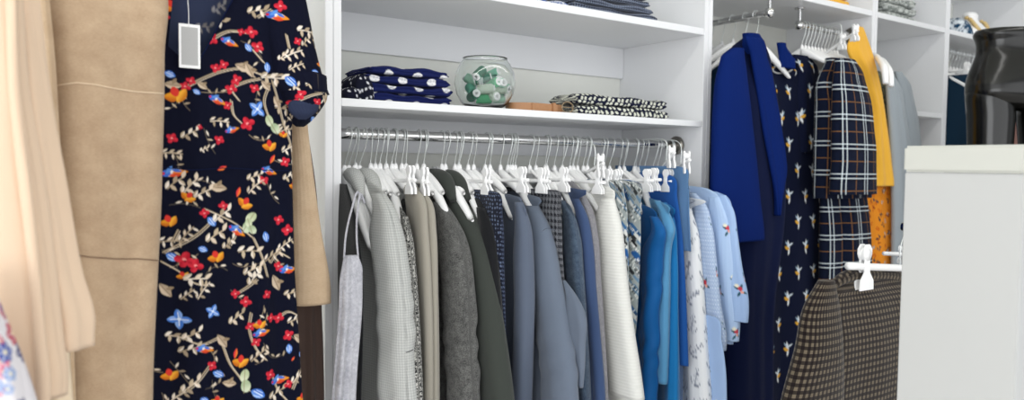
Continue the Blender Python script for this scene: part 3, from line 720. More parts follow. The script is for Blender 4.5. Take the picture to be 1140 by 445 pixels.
G('jacket', 'jacket', 'wide slate blue jacket with a bent sleeve in the middle of the long rail', 578, [(588, 214), (597, 216), (607, 230), (616, 250), (622, 275), (628, 308), (637, 350), (644, 390), (648, 420), (649, 445)], F['slate'], .034, seed=9, yf=1.43, sw=.07, sleeve_off=-.02, rec=.07, fold=.004, wr=.002,
  parts=(seam([(604, 257, -.045), (610, 254, -.05), (617, 256, -.045)], .0008, 'slate2'),
         lambda root, p0, d, nrm, ang, prof: loft([tuple(onplane(px, py, p0+np.array([.035, 0, 0]), p1_+np.array([.035, 0, 0])))+(a, max(.003, a*.62), ang) for (px, py, a) in ((628, 312, .004), (635, 326, .015), (640, 342, .026), (642, 356, .030), (642, 380, .026), (643, 410, .020), (643, 430, .015)) for p1_ in [p0+np.r_[d, 0]]], 40, 40, .003, (2, 3), 4).obj('sleeve', F['slate'], root)))
G('skirt', 'skirt', 'navy and grey houndstooth skirt clipped right of the wide slate jacket', 602, [(616, 211), (625, 212), (628, 235), (630, 290), (633, 350)], F['nhound'], .013, seed=10, sleeve=False, hk='clip')
G('jacket', 'jacket', 'denim blue tweed jacket right of the navy and grey houndstooth skirt', 612, [(624, 219), (633, 224), (642, 240), (648, 265), (651, 300), (654, 345), (657, 400), (659, 445)], F['denim'], .018, seed=11, sw=.04)
G('jacket', 'jacket', 'dusty navy suit jacket right of the denim blue tweed jacket', 622, [(626, 207), (636, 208), (648, 222), (656, 242), (661, 275), (664, 320), (669, 380), (674, 445)], F['navyj'], .017, seed=12, sw=.035)
G('jumper', 'jumper', 'soft grey-lilac knit jumper beside the white ribbed sweater', 630, [(630, 197), (640, 202), (652, 216), (661, 235), (667, 265), (670, 310), (674, 370), (678, 445)], F['lilac'], .014, seed=13, sw=.035)
G('sweater', 'sweater', 'white ribbed knit sweater on the right half of the long rail', 645, [(655, 207), (668, 203), (681, 207), (690, 222), (696, 250), (700, 290), (704, 325), (710, 370), (717, 415), (721, 445)], F['wknit'], .030, seed=14, sw=.06, sleeve_off=-.01, rec=.06, fold=.003, sl_bottom=at(718, 438, 1.43)[2], yf=1.44, collar=(F['wknit'], .008, .0))
G('dress', 'dress', 'grey-blue abstract print dress just right of the white sweater, nearer its shoulder', 660, [(680, 200), (692, 201), (699, 220), (702, 260), (703, 320), (706, 380)], M['print'], .013, seed=15, sleeve=False, hk='clip', prnt=abst, dense=True)
G('top', 'top', 'blue, black and white abstract print top left of the azure shirts', 682, [(704, 200), (715, 203), (717, 230), (717, 290), (714, 345), (712, 372)], M['print'], .015, seed=16, sleeve=False, hk='clip', prnt=abst, dense=True, zb=1)
G('shirt', 'shirt', 'deep azure satin shirt, leftmost of the bright blue garments', 700, [(716, 226), (727, 230), (737, 242), (744, 256), (741, 280), (738, 330), (735, 400), (734, 445)], F['azure'], .022, seed=17, sw=.05, sleeve_off=-.02, rec=.05, fold=.006, wr=.004, e=2.0)
G('blouse', 'blouse', 'light azure blouse with a draped sleeve beside the deep azure shirt', 713, [(726, 220), (738, 224), (748, 240), (752, 255), (748, 275), (746, 330), (745, 390), (745, 433)], F['lazure'], .018, seed=18, sw=.035, zb=1, fold=.005)
G('top', 'top', 'bright blue long top between the light azure blouse and royal azure one', 722, [(735, 222), (745, 226), (752, 245), (755, 290), (756, 350), (757, 445)], F['cyan'], .014, seed=19, sw=.03)
G('top', 'top', 'royal azure top held by clips left of the anchor print shirt', 732, [(744, 193), (752, 196), (757, 220), (762, 260), (765, 310), (767, 360), (769, 407)], F['royal'], .014, seed=20, sleeve=False, hk='clip', zb=1, yf=1.47)
G('jeans', 'jeans', 'washed denim piece clipped behind the anchor print shirt', 741, [(758, 185), (766, 187), (770, 205), (772, 240), (774, 280)], F['ldenim'], .012, seed=21, sleeve=False, hk='clip', zb=1)
G('shirt', 'shirt', 'white shirt with grey anchor print near the right end of the rail', 738, [(752, 218), (763, 219), (773, 232), (779, 255), (783, 295), (788, 355), (791, 400), (794, 445)], M['print'], .024, seed=22, sw=.05, prnt=anch, dense=True, fold=.003, rec=.05)
G('shirt', 'shirt', 'pale blue dotted shirt with embroidered sprigs right of the anchor shirt', 743, [(765, 211), (778, 216), (789, 230), (795, 255), (799, 290), (804, 340), (810, 380), (813, 396)], M['print'], .017, seed=23, sw=.045, back=.10, prnt=spr1, dense=True, zb=1, yf=1.43)
G('shirt', 'shirt', 'sky blue shirt with red embroidered flowers, second from the right end', 747, [(774, 207), (790, 210), (804, 220), (812, 240), (818, 275), (823, 320), (826, 360), (827, 385)], M['print'], .018, seed=24, sw=.05, back=.10, prnt=spr2, dense=True, zb=1, yf=1.41)
G('shirt', 'shirt', 'pale blue sprigged shirt at the right end of the long rail, overlapping the panel', 750, [(800, 213), (811, 218), (819, 235), (823, 262), (829, 300), (836, 335), (836, 352), (830, 362)], M['print'], .016, seed=25, sw=.04, back=.10, prnt=spr3, dense=True, zb=1, yf=1.38)
G('shirt', 'shirt', 'long pale blue shirt tail showing below the sprigged shirts at right end', 749, [(785, 350), (798, 352), (806, 380), (810, 410), (811, 445)], M['print'], .012, seed=26, sleeve=False, prnt=spr3, dense=True, yf=1.47, hanger_on=False)

# straps dress hanging at the very left
ptp = [(383, 284), (379, 305), (377, 340), (372, 400), (368, 445)]; ptr = [(398, 284), (403, 300), (402, 340), (397, 400), (394, 445)]
def facing(name, cat, label, Y, L, R, mat, b=.03, e=2.3, fold=.006, freq=(3, 5, 7), seed=0, planar=False, dense=False, prnt=None, pxy=None, parts=None, dy=None, zb=None, M_=None, tilt=0, n=None, grow=(.3, 1), root=None, partname='body', down=.2, fine=.00015):
    """cloth facing the shop, hung in the plane Y; L and R are its left and right outlines"""
    ys = sorted(set([p[1] for p in L]+[p[1] for p in R])); rows = []
    for py in ys:
        xl = np.interp(py, [p[1] for p in L], [p[0] for p in L]); xr = np.interp(py, [p[1] for p in R], [p[0] for p in R])
        yy = Y + (0 if dy is None else np.interp(py, *dy))
        a = at(xl, py, yy); c = at(xr, py, yy); b2 = b*(.45+.55*min(1, (py-ys[0])/60+.1)) if not hasattr(b, '__len__') else np.interp(py, *b)
        rows.append(((a[0]+c[0])/2, yy, (a[2]+c[2])/2, max(.004, (c[0]-a[0])/2), b2, 0))
    if down:
        l = rows[-1]; rows.append((l[0], l[1], l[2]-down, l[3], l[4], 0))
    if ys[0] < 0:
        f_ = rows[0]; rows = [(f_[0], f_[1], f_[2]+.075, f_[3]*.25, f_[4]*.5, 0), (f_[0], f_[1], f_[2]+.05, f_[3]*.72, f_[4]*.8, 0)]+rows
    r = root or empty(name, (rows[0][0], Y, rows[0][2]), label, cat)
    g = loft(rows, M_ or (500 if dense else 90), n or (560 if dense else 110), fold, freq, seed, e=e, planar=planar, dense=dense, grow=grow, fine=fine)
    o = g.obj(partname, mat, r)
    if prnt is not None:
        if pxy: paint(o, prnt.a, pxy[0], pxy[1], prnt.mm)
        else: paint(o, prnt.a, 0, 0, prnt.mm, True)
    return r
r = facing('camisole_dress', 'dress', 'light heather grey strappy dress hanging at the left end of the long rail', 1.45, ptp, ptr, F['heather'], .014, fold=.005, seed=31)
for (P_) in ([(383, 287), (385, 262), (391, 235), (399, 214), (402, 222)], [(399, 290), (397, 262), (398, 235), (402, 216), (406, 226)]):
    tube(Geo(), [at(px, py, 1.447+.012*(py < 230)) for px, py in P_], .0022, 8).obj('strap', F['heather'], r)
# bare hangers: arms showing in front at the left
GB = 'bare white hangers on the long chrome rail'
for i, (px, a) in enumerate(((383, .02), (388, -.02), (394, -.08), (400, -.12))):
    p = at(px, 186, RY); hanger(p[0], RY, zr, a, 'bare white plastic hanger drooping at the left end of long rail', group='bare white hangers at the left end of the rail', tilt=.27+.02*i, scale=1.08)
for px in (413, 418, 424, 430, 437, 441, 447, 464, 472, 495, 506, 511, 522, 528, 541, 546, 558, 565, 571, 590, 596, 608, 626, 635, 639, 650, 655, 668, 673, 678, 690, 696, 706, 717, 727, 745):
    p = at(px+random.uniform(-1, 1), 186, RY)
    hanger(p[0], RY, zr, random.uniform(-.06, .12), 'bare white hanger squeezed between the garments on the long chrome rail', random.choice(['slim', 'slim', 'slim', 'clip']), GB, tilt=random.uniform(-.03, .03), scale=1.0)

# ------------------------------------------------------------------ left: coats and floral dress, facing the shop
Y1 = 1.44
r = facing('coat', 'coat', 'beige wool coat behind the floral dress, one sleeve showing at its right', 1.53,
           [(200, -30), (190, 60), (188, 445)], [(318, -30), (332, 60), (326, 150), (330, 260), (328, 445)], F['camel2'], .012, seed=41, fold=.002)
facing('', '', '', 1.50, [(318, 60), (324, 145), (326, 250), (329, 338)], [(336, 60), (342, 145), (356, 250), (368, 330), (368, 334)], F['camel2'], .024, seed=42, fold=.002, root=r, partname='sleeve', down=0, freq=(1, 2))
facing('coat', 'coat', 'added taupe coat standing in for shade between the floral dress and white panel', 1.57, [(322, 125), (318, 300), (318, 445)], [(338, 125), (350, 220), (357, 445)], fab('shade_taupe', (92, 76, 70), 'plain'), .010, seed=43, tilt=0)  # added coat: its dark cloth stands in for shade on the panel side
# floral dress
dl = [(212, -40), (178, 0), (176, 100), (176, 230), (172, 330), (168, 445)]
dr_ = [(258, -40), (318, 0), (322, 40), (325, 100), (324, 150), (324, 200), (326, 300), (331, 380), (335, 445)]
M['print2'] = M['print']
def vneck_dress():
    r = empty('floral_dress', (at(255, 0, DRESS_Y)[0], DRESS_Y, at(255, 0, DRESS_Y)[2]), 'navy short-sleeved dress printed with birds, red flowers and vines', 'dress')
    ys = list(range(-40, 446, 5)); n = 620; V = []; UV = []
    # front sheet as a closed shell of its own
    rows = []
    for py in ys:
        xl = np.interp(py, [p[1] for p in dl], [p[0] for p in dl]); xr = np.interp(py, [p[1] for p in dr_], [p[0] for p in dr_])
        a = at(xl, py, DRESS_Y); c = at(xr, py, DRESS_Y)
        rows.append(((a[0]+c[0])/2, DRESS_Y, (a[2]+c[2])/2, (c[0]-a[0])/2, .016+.014*min(1, max(0, (py-60)/200)), 0))
    l = rows[-1]; rows.append((l[0], l[1], l[2]-.25, l[3]+.02, l[4], 0))
    g = loft(rows, 640, 720, .0065, (3, 5, 9), 44, e=3.0, planar=True, dense=True, grow=(.05, 1.0))
    o = g.obj('body', M['print'], r); me = o.data
    paint(o, flor.a, fx0, fz1, flor.mm)
    # cut the V neck out of the front, showing the reverse of the back
    bm = bmesh.new(); bm.from_mesh(me)
    A, B, D_, E_ = at(150, 18, DRESS_Y), at(214, 78, DRESS_Y), at(259, -2, DRESS_Y), at(280, -40, DRESS_Y)
    kill = []
    lA = (B[2]-A[2])/(B[0]-A[0]); lB = (D_[2]-B[2])/(D_[0]-B[0])
    for f in bm.faces:
        c = f.calc_center_median()
        if c.y < DRESS_Y-.002 and c.z > B[2] and c.z > A[2]+lA*(c.x-A[0]) and c.z > B[2]+lB*(c.x-B[0]): kill.append(f)
    bmesh.ops.delete(bm, geom=kill, context='FACES'); bm.to_mesh(me); bm.free()
    # back lining inside the neck
    q = [at(170, -40, 1.412), at(285, -40, 1.412), at(262, 95, 1.412), at(176, 95, 1.412)]
    K = 90; VV = []; UU = []
    for i in range(K):
        for j in range(K):
            u, v = j/(K-1), i/(K-1); p = (q[0]*(1-u)+q[1]*u)*(1-v)+(q[3]*(1-u)+q[2]*u)*v
            VV.append((p[0], p[1]+.003*math.sin(u*9+v*2), p[2])); UU.append((p[0], p[2]))
    lg = Geo().add(VV, [(i*K+j, i*K+j+1, (i+1)*K+j+1, (i+1)*K+j) for i in range(K-1) for j in range(K-1)], UU)
    lo = lg.obj('back_lining', M['print'], r); lo['label'] = 'paler reverse side of the print inside the neckline'
    paint(lo, inner.a, 0, 0, inner.mm, True)
    so = lo.modifiers.new('thick', 'SOLIDIFY'); so.thickness = .001; so.offset = 1
    # neckline binding, both edges
    tube(Geo(), [at(px, py, DRESS_Y-.019) for px, py in ((262, -6), (250, 16), (238, 38), (226, 60), (216, 76))], .0014, 6).obj('neck_binding', F['nblue'], r)
    # short sleeve: a wide flattened tube leaving the shoulder, with a turned-up cuff
    def R(px, py, a, b, y=DRESS_Y): p = at(px, py, y); return (p[0], p[1], p[2], a, b, 0)
    def RW(rows, dyy=0): return [R((l+r_)/2, py, (at(r_, py, DRESS_Y)[0]-at(l, py, DRESS_Y)[0])/2, b_, DRESS_Y+dyy) for py, l, r_, b_ in rows]
    sl = RW([(-45, 290, 322, .012), (-15, 288, 336, .02), (20, 292, 343, .026), (55, 298, 349, .030), (85, 303, 357, .034), (104, 308, 364, .038)])
    so_ = loft(sl, 280, 440, .002, (2, 3, 5), 47, e=2.2, planar=True, dense=True).obj('sleeve', M['print'], r); paint(so_, flor.a, fx0, fz1, flor.mm)
    cf = RW([(103, 309, 364, .042), (112, 312, 363, .042), (122, 315, 357, .038), (131, 320, 349, .032), (138, 326, 341, .018), (141, 330, 337, .006)])
    cg = loft(cf, 140, 400, .002, (2, 3, 5), 48, e=2.0, dense=True, planar=True, hem=False).obj('turned_cuff', M['print'], so_); paint(cg, flor.a, fx0+.11, fz1-.02, flor.mm)
    lf = RW([(110, 333, 337, .002), (113, 325, 351, .010), (121, 322, 353, .012), (128, 326, 347, .010), (133, 333, 340, .002)], -.031)
    lg_ = loft(lf, 50, 160, .001, (2, 3), 49, e=2.0, planar=True, hem=False, dense=True).obj('cuff_opening', M['print'], so_); paint(lg_, inner.a, 0, 0, inner.mm, True)
    lg_['label'] = 'paler reverse of the cloth inside the cuff'
    # waist seam and pleats
    tube(Geo(), [at(px, py, DRESS_Y-.031) for px, py in ((180, 186), (215, 189), (250, 187), (290, 189), (322, 190))], .0008, 6).obj('waist_seam', F['nblue'], r)
    return r
vneck_dress()
tg = empty('price_tag', at(209, 10, 1.375), 'grey and white swing tag hanging in the floral dress neckline', 'tag')
c = at(211, 51.5, 1.375); w2, h2 = .0172, .0375
def card(nm, w, hh, th, y, mat, bevel, par=None): return box(Geo(), c[0]-w, c[0]+w, y-th, y, c[2]-hh, c[2]+hh).obj(nm, mat, par or tg, sm=False, bevel=bevel)
cd_ = card('card', w2, h2, .0012, c[1], M['plastic'], .0004)
card('printed_panel', w2*.78, h2*.86, .0004, c[1]-.0012, M['cardb'], 0, cd_)
tube(Geo(), [at(209, 0, 1.38), at(210, 14, 1.376), at(210, 30, 1.373)], .0006, 6).obj('string', M['plastic'], tg)

# beige coat in front, left of the dress
r = facing('coat', 'coat', 'long beige wool coat with horizontal seams, left of the floral dress', 1.30,
           [(52, -30), (56, 60), (60, 180), (66, 300), (72, 445)], [(183, -30), (183, 100), (181, 220), (177, 330), (173, 445)], F['camel'], .035, seed=51, fold=.0035, e=3.2, freq=(2, 4, 6))
r2 = r
facing('', '', '', 1.265, [(36, -30), (44, 60), (52, 150), (60, 260), (66, 350), (70, 445)], [(52, -30), (60, 60), (65, 150), (72, 260), (78, 350), (82, 445)], F['camel2'], .02, seed=52, fold=.002, root=r, partname='sleeve')
def surf_line(obj, pts, w, mat, nm, par, lift=.0006):   # stitch a fine seam onto the cloth surface
    bpy.context.view_layer.update()
    from mathutils.bvhtree import BVHTree
    me = obj.data; bvh = BVHTree.FromPolygons([v.co.copy() for v in me.vertices], [tuple(p.vertices) for p in me.polygons])
    P = []
    for i in range(len(pts)-1):
        for t in np.linspace(0, 1, 10, endpoint=(i == len(pts)-2)):
            px = pts[i][0]*(1-t)+pts[i+1][0]*t; py = pts[i][1]*(1-t)+pts[i+1][1]*t
            dd = Vector(ray(px, py)).normalized(); hit = bvh.ray_cast(Vector(EYEP), dd)
            if hit[0] is not None: P.append(hit[0]-dd*lift)
    if len(P) > 3: return tube(Geo(), P, w, 6, len(P)).obj(nm, mat, par)
M['seamc'] = plain('seam_thread', (222, 200, 172), .8); M['seamd'] = plain('dark_seam', (120, 96, 76), .9)
body = [o for o in r.children if o.name.startswith('body')][0]
surf_line(body, [(64, 95), (85, 92), (105, 94), (125, 98), (150, 102), (182, 104)], .0010, M['seamc'], 'yoke_seam', r)
surf_line(body, [(80, 283), (100, 286), (130, 288), (155, 288), (178, 290)], .0010, M['seamd'], 'waist_seam', r)
for (X_, y0_, lab) in ((.33, 1.32, 'face-out rail carrying the floral dress and the coat behind it'), (-.05, .85, 'face-out rail carrying the peach cardigan and the long beige coat')):
    z_ = h(.52); rod('face_out_rail', (X_, y0_, z_), (X_, 1.98, z_), .011, lab, (((X_, 1.978, z_), 'y'),))
for (X_, Y_, lab) in ((.33, 1.57, 'hanger inside the added taupe coat'), (.33, 1.53, 'hanger inside the beige coat behind the floral dress'), (.33, 1.40, 'hanger inside the navy floral dress, its white bar just showing'), (-.05, 1.30, 'hanger inside the long beige wool coat left of the dress'),
                      (-.05, 1.06, 'hanger inside the peach cardigan at far left'), (-.05, 1.14, 'hanger inside the cream cloth at far left'), (-.05, .93, 'hanger inside the white bloom-print blouse at bottom left')):
    hanger(X_, Y_, h(.52), PI/2, lab)
# peach cardigan, nearest
r = facing('cardigan', 'cardigan', 'peach draped cardigan at far left in front of the beige coat', 1.10,
           [(-60, -30), (-60, 445)], [(14, -30), (16, 100), (26, 200), (30, 300), (34, 445)], F['peach'], .03, seed=61, fold=.010, freq=(2, 3, 5))
facing('', '', '', 1.04, [(4, -30), (10, 100), (18, 200), (40, 300), (56, 372), (60, 384)], [(37, -30), (50, 100), (66, 200), (84, 300), (99, 358), (98, 372)], F['peach'], .03, seed=62, fold=.009, freq=(2, 3, 5), root=r, partname='sleeve', down=0)
facing('', '', '', .99, [(-6, -30), (-6, 100), (2, 200), (14, 300), (24, 445)], [(18, -30), (24, 100), (38, 200), (50, 300), (62, 400), (64, 412)], F['peach'], .025, seed=63, fold=.009, freq=(2, 3, 4), root=r, partname='front_panel', down=0)
facing('blouse', 'blouse', 'cream cloth showing under the hem of the peach cardigan', 1.14, [(20, 330), (30, 445)], [(70, 330), (78, 400), (82, 445)], F['cream'], .02, seed=64, fold=.004)
facing('blouse', 'blouse', 'white blouse with blue and red blooms in the bottom left corner', .93, [(-60, 300), (-60, 445)], [(-14, 300), (0, 342), (12, 372), (24, 405), (36, 445)], M['print'], .03, seed=65, fold=.003, prnt=bloom, dense=True, M_=260, n=420)

# ------------------------------------------------------------------ second unit: blazer, bird dress
def hangat(px, py, Y, ang, zrod, label, kind='arm', scale=1.0, group=None, tilt=0):
    p = at(px, py, Y); return hanger(p[0], p[1], zrod, ang, label, kind, group, scale, tilt)
YB = 1.60
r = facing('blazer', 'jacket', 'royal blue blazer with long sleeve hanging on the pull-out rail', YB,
           [(828, 44), (815, 56), (808, 75), (806, 160), (806, 300), (806, 445)], [(847, 44), (853, 60), (858, 100), (865, 150), (868, 200), (865, 260), (855, 330), (852, 445)], F['nblue'], .05, seed=71, fold=.005, e=2.4)  # body in darker navy paints in shade; the blazer's cloth is royal blue
facing('', '', '', YB-.06, [(815, 54), (804, 64), (798, 90), (794, 140), (792, 200), (791, 268)], [(826, 54), (828, 70), (831, 110), (838, 170), (843, 220), (848, 266)], F['rblue'], .035, seed=72, fold=.0025, root=r, partname='sleeve', down=0, freq=(1, 2, 3))
facing('', '', '', YB-.055, [(830, 44), (835, 60), (842, 100), (850, 150), (860, 200), (864, 235)], [(846, 42), (858, 78), (867, 125), (874, 170), (875, 195), (867, 240)], F['rblue'], ([0, 600], [.012, .009]), seed=77, fold=.0015, root=r, partname='lapel', down=0)
facing('', '', '', YB-.03, [(829, 40), (828, 50), (831, 62)], [(843, 38), (850, 48), (852, 62)], F['rblue'], ([0, 600], [.022, .022]), seed=78, fold=.001, root=r, partname='collar', down=0)
facing('', '', '', YB+.04, [(866, 48), (868, 62), (870, 76)], [(874, 50), (882, 62), (886, 76)], F['rblue'], ([0, 600], [.012, .012]), seed=79, fold=.001, root=r, partname='collar', down=0)
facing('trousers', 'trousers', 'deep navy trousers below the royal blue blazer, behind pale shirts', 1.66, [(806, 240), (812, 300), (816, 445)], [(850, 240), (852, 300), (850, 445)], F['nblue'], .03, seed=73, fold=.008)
r = facing('dress', 'dress', 'navy dress printed with small white and yellow birds, right of royal blazer', 1.69,
           [(858, 76), (846, 90), (840, 160), (838, 300), (836, 445)], [(884, 72), (906, 80), (912, 110), (915, 200), (917, 320), (915, 445)], M['print'], .045, seed=74, fold=.006, prnt=birds, dense=True, M_=420, n=600, e=2.6)
facing('', '', '', 1.66, [(882, 64), (886, 75), (884, 110), (884, 170)], [(900, 62), (909, 74), (914, 110), (917, 168)], M['print'], .026, seed=75, fold=.003, prnt=birds, dense=True, M_=160, n=300, root=r, partname='sleeve', down=0)
tube(Geo(), [at(px, py, 1.665) for px, py in ((857, 74), (862, 80), (872, 81), (882, 77), (886, 68))], .0035, 10).obj('neck_band', M['cardb'], r)
GH = 'white hangers on the pull-out rail'
for i, (px, Y) in enumerate(((796, 1.86), (806, 1.80), (822, 1.77), (828, 1.74), (838, 1.71), (846, 1.68), (854, 1.64))):
    lab = 'white hanger on the pull-out rail behind the royal blue blazer'
    z = ZR2-DROP
    hanger(RX2, 1.955-.05*i, ZR2, PI/2+random.uniform(-.1, .1), lab if i < 6 else 'white hanger with broad shoulders in front, above the bird print dress', 'arm', GH if i < 6 else None, 1.0)
facing('shirt', 'shirt', 'very dark navy garment at the back of the pull-out rail beside the panel', 1.84, [(796, 62), (790, 100), (788, 400)], [(815, 66), (826, 90), (828, 300)], F['teal'], .03, seed=76)

# short rail: plaid outfit, mustard, florals, greys
def G3(*a, **k):
    k.setdefault('ry', R3Y); k.setdefault('zrod', ZR3); k.setdefault('hanger_on', False); k.setdefault('yf', 1.44)
    return garment(*a, **k)
r = facing('jacket', 'jacket', 'navy plaid jacket with white and orange lines on the short rail', 1.56,
       [(922, 70), (914, 90), (913, 140), (912, 180), (911, 218)], [(944, 66), (953, 75), (960, 120), (964, 170), (966, 220)], F['plaid'], .05, seed=81, fold=.004, down=0, e=2.6)
facing('', '', '', 1.50, [(931, 70), (929, 90), (928, 140), (928, 180), (926, 212)], [(950, 66), (958, 78), (966, 110), (972, 165), (973, 216)], F['plaid'], .04, seed=82, fold=.002, root=r, partname='sleeve', down=0, freq=(1, 2, 3))
r = facing('trousers', 'trousers', 'navy plaid trousers hanging beneath the plaid jacket', 1.60, [(914, 200), (915, 250), (914, 330)], [(935, 200), (937, 250), (936, 330)], F['plaid'], .035, seed=83, fold=.003, partname='trouser_leg')
facing('', '', '', 1.57, [(934, 200), (936, 250), (937, 330)], [(962, 200), (965, 250), (967, 330)], F['plaid'], .035, seed=84, fold=.003, root=r, partname='trouser_leg')
facing('blouse', 'blouse', 'mustard yellow garment clipped on the short rail right of the plaid jacket', 1.55,
       [(950, 34), (944, 55), (955, 80), (966, 120), (970, 200), (968, 206)], [(960, 30), (970, 55), (980, 100), (988, 150), (994, 195), (996, 207)], F['must'], .022, seed=85, fold=.004, down=0)
facing('skirt', 'skirt', 'orange skirt with grey flowers below the mustard garment', 1.58, [(960, 190), (960, 240), (958, 330)], [(995, 190), (1000, 240), (1002, 330)], M['print'], .025, seed=86, fold=.007, prnt=marig, dense=True, M_=160, n=360)
facing('dress', 'dress', 'olive and grey patterned strip of cloth between the mustard and grey garments', 1.585, [(976, 80), (980, 140), (984, 300)], [(988, 80), (993, 140), (1000, 300)], F['oliveprint'], .012, seed=87)
facing('cardigan', 'cardigan', 'cool grey cardigan, the left of two beside the mustard garment', 1.53, [(986, 84), (988, 110), (992, 160), (994, 300)], [(992, 80), (1003, 100), (1011, 160), (1014, 300)], F['gcard'], .022, seed=88, fold=.002)
facing('cardigan', 'cardigan', 'cool grey cardigan, the right of two, nearest the narrow shelf', 1.54, [(996, 80), (1003, 110), (1008, 160), (1010, 300)], [(1003, 80), (1012, 92), (1020, 130), (1025, 170), (1028, 300)], F['gcard'], .018, seed=89, fold=.002)
G3L = 'white hanger in the row on the short chrome rail'
for i in range(12):
    x = R3X0+.02+.021*i
    hanger(x, R3Y, ZR3, random.uniform(-.1, .15), G3L, 'slim', 'white hangers on the short rail')
def clip_hanger_free(name, label, A, B, thick=.0055, clips=(.15, .85), s=1.3, hk=None):
    """a straight clip hanger from A to B"""
    A, B = np.array(A), np.array(B); r = empty(name, tuple((A+B)/2), label, 'hanger')
    tube(Geo(), [A, (A+B)/2, B], thick, 12).obj('clip_bar', M['plastic'], r)
    d = B-A; an = math.atan2(d[1], d[0])
    for t in clips:
        c = A+d*t; Mx = Matrix.Translation(c-np.array([0, 0, .012*s])) @ Matrix.Rotation(an, 4, 'Z')
        for off in (-.007, .007):
            g = Geo(); prism(g, [(p[0]*s, p[1]*s) for p in CLIP], Mx @ Matrix.Translation((0, off, 0)), .005)
            g.obj('clip_jaw', M['plastic'], r, sm=False, bevel=.0012)
        g = Geo(); v = Mx @ Vector((0, 0, .03*s)); nn = Vector((-math.sin(an), math.cos(an), 0))
        tube(g, [v-nn*.010, v, v+nn*.010], .009*s, 14).obj('clip_hinge', M['plastic'], r)
    if hk is not None:
        mid = (A+B)/2; tube(Geo(), [mid, mid+np.array([0, 0, .06]), np.array(hk)], .0016, 8).obj('hook', M['wire'], r)
    return r
clip_hanger_free('clip_hanger', 'white clip hanger gripping the top of the mustard garment', at(955, 34, 1.48), at(918, 60, 1.66), hk=(at(936, 40, 1.60)[0], R3Y, ZR3), clips=(.08, .45), s=.9)
for i, px in enumerate((982, 988)):
    pp = at(px, 72+4*i, 1.44); r = empty('clothes_hanger', tuple(pp), 'rounded white hanger end poking out above the %s grey cardigan' % ('left' if i == 0 else 'right'), 'hanger')
    tube(Geo(), [at(px-12, 60+4*i, 1.62), at(px-2, 68+4*i, 1.50), at(px+3, 80+4*i, 1.45), at(px+4, 93+3*i, 1.44)], [.009, .011, .012, .010], 14).obj('shoulder_bar', M['plastic'], r)
    e0 = at(px-12, 60+4*i, 1.62); tube(Geo(), [e0, (e0[0], 1.66, (e0[2]+ZR3)/2), (e0[0], R3Y-.012, ZR3), (e0[0], R3Y, ZR3+.013), (e0[0], R3Y+.013, ZR3)], .0014, 6).obj('hook', M['wire'], r)

for (A_, B_, lb_) in (((733, 192, 1.66), (751, 170, 1.50), 'white clip hanger holding the royal azure top, its clip raised at the right end'), ((748, 190, 1.66), (768, 178, 1.47), 'white clip hanger pointing right past the rail end above sprigged shirts'), ((652, 192, 1.68), (672, 182, 1.52), 'white clip hanger tilted up behind the white ribbed sweater')):
    pa_, pb_ = at(*A_), at(*B_); clip_hanger_free('clip_hanger', lb_, pb_, pa_, clips=(.18,), s=1.0, thick=.0045, hk=(min(1.84, ((pa_+pb_)/2)[0]), RY-.01, zr+.014))
# ------------------------------------------------------------------ brown jacket on a low clip hanger beside the counter
YJ = 1.06
r = facing('jacket', 'jacket', 'brown houndstooth jacket on a clip hanger left of the white counter', YJ,
       [(936, 307), (914, 316), (903, 330), (899, 370), (890, 445)], [(1000, 305), (1030, 330), (1040, 380), (1040, 445)], F['brownh'], .045, seed=91, fold=.003, e=2.6, down=.35)
facing('', '', '', YJ-.035, [(914, 312), (900, 336), (890, 385), (873, 445)], [(925, 312), (929, 336), (932, 385), (934, 445)], F['brownh'], .035, seed=92, fold=.003, root=r, partname='sleeve', down=.3, freq=(1, 2))
tube(Geo(), [at(px, py, YJ-.01) for px, py in ((926, 318), (940, 309), (965, 306), (1000, 309), (1020, 320))], [.010, .016, .018, .018, .01], 14, 50).obj('collar', F['brownh'], r)
A = at(944, 296, 1.03); B = at(1030, 299, 1.03)
clip_hanger_free('clip_hanger', 'large white clip hanger on top of the brown houndstooth jacket', A, at(1052, 300, 1.03), .0095, (.15, .9), 1.75, hk=(2.05, 1.03, A[2]+.098))
A2 = at(984, 282, 1.16); B2 = at(1040, 284, 1.16)
clip_hanger_free('clip_hanger', 'second white clip hanger bar behind the large one, touching the counter', A2, B2, .006, (.35, .85), .8)

XR_ = 2.05; zr5 = A[2]+.085
rod('garment_stand', (XR_, .70, zr5), (XR_, 1.055, zr5), .011, 'low chrome garment stand behind the white counter carrying the brown jacket', (), ())
stand = [o for o in C.objects if o.name.startswith('garment_stand')][0]
for y__ in (.70, 1.04): tube(Geo(), [(XR_, y__, zr5), (XR_, y__, zr5*.5), (XR_, y__, .0)], .011, 12).obj('post', M['chrome'], stand)
# ------------------------------------------------------------------ counter
XC = 1.30
def ycol(px, X=XC): d = ray(px, 300); return X*d[1]/d[0]
ya, yb = ycol(1137), ycol(1001)
zt = atX(1070, 161.5, XC)[2]
cu = empty('display_counter', (XC+.03, (ya+yb)/2, 0), 'tall white counter with a thick top slab at the right', 'counter')
box(Geo(), XC+.003, XC+.042, ya+.002, yb-.002, 0, zt-.0455).obj('side_board', M['board'], cu, sm=False, bevel=.002)
box(Geo(), XC, XC+.046, ya, yb, zt-.045, zt).obj('top_slab', M['cream'], cu, sm=False, bevel=.004)
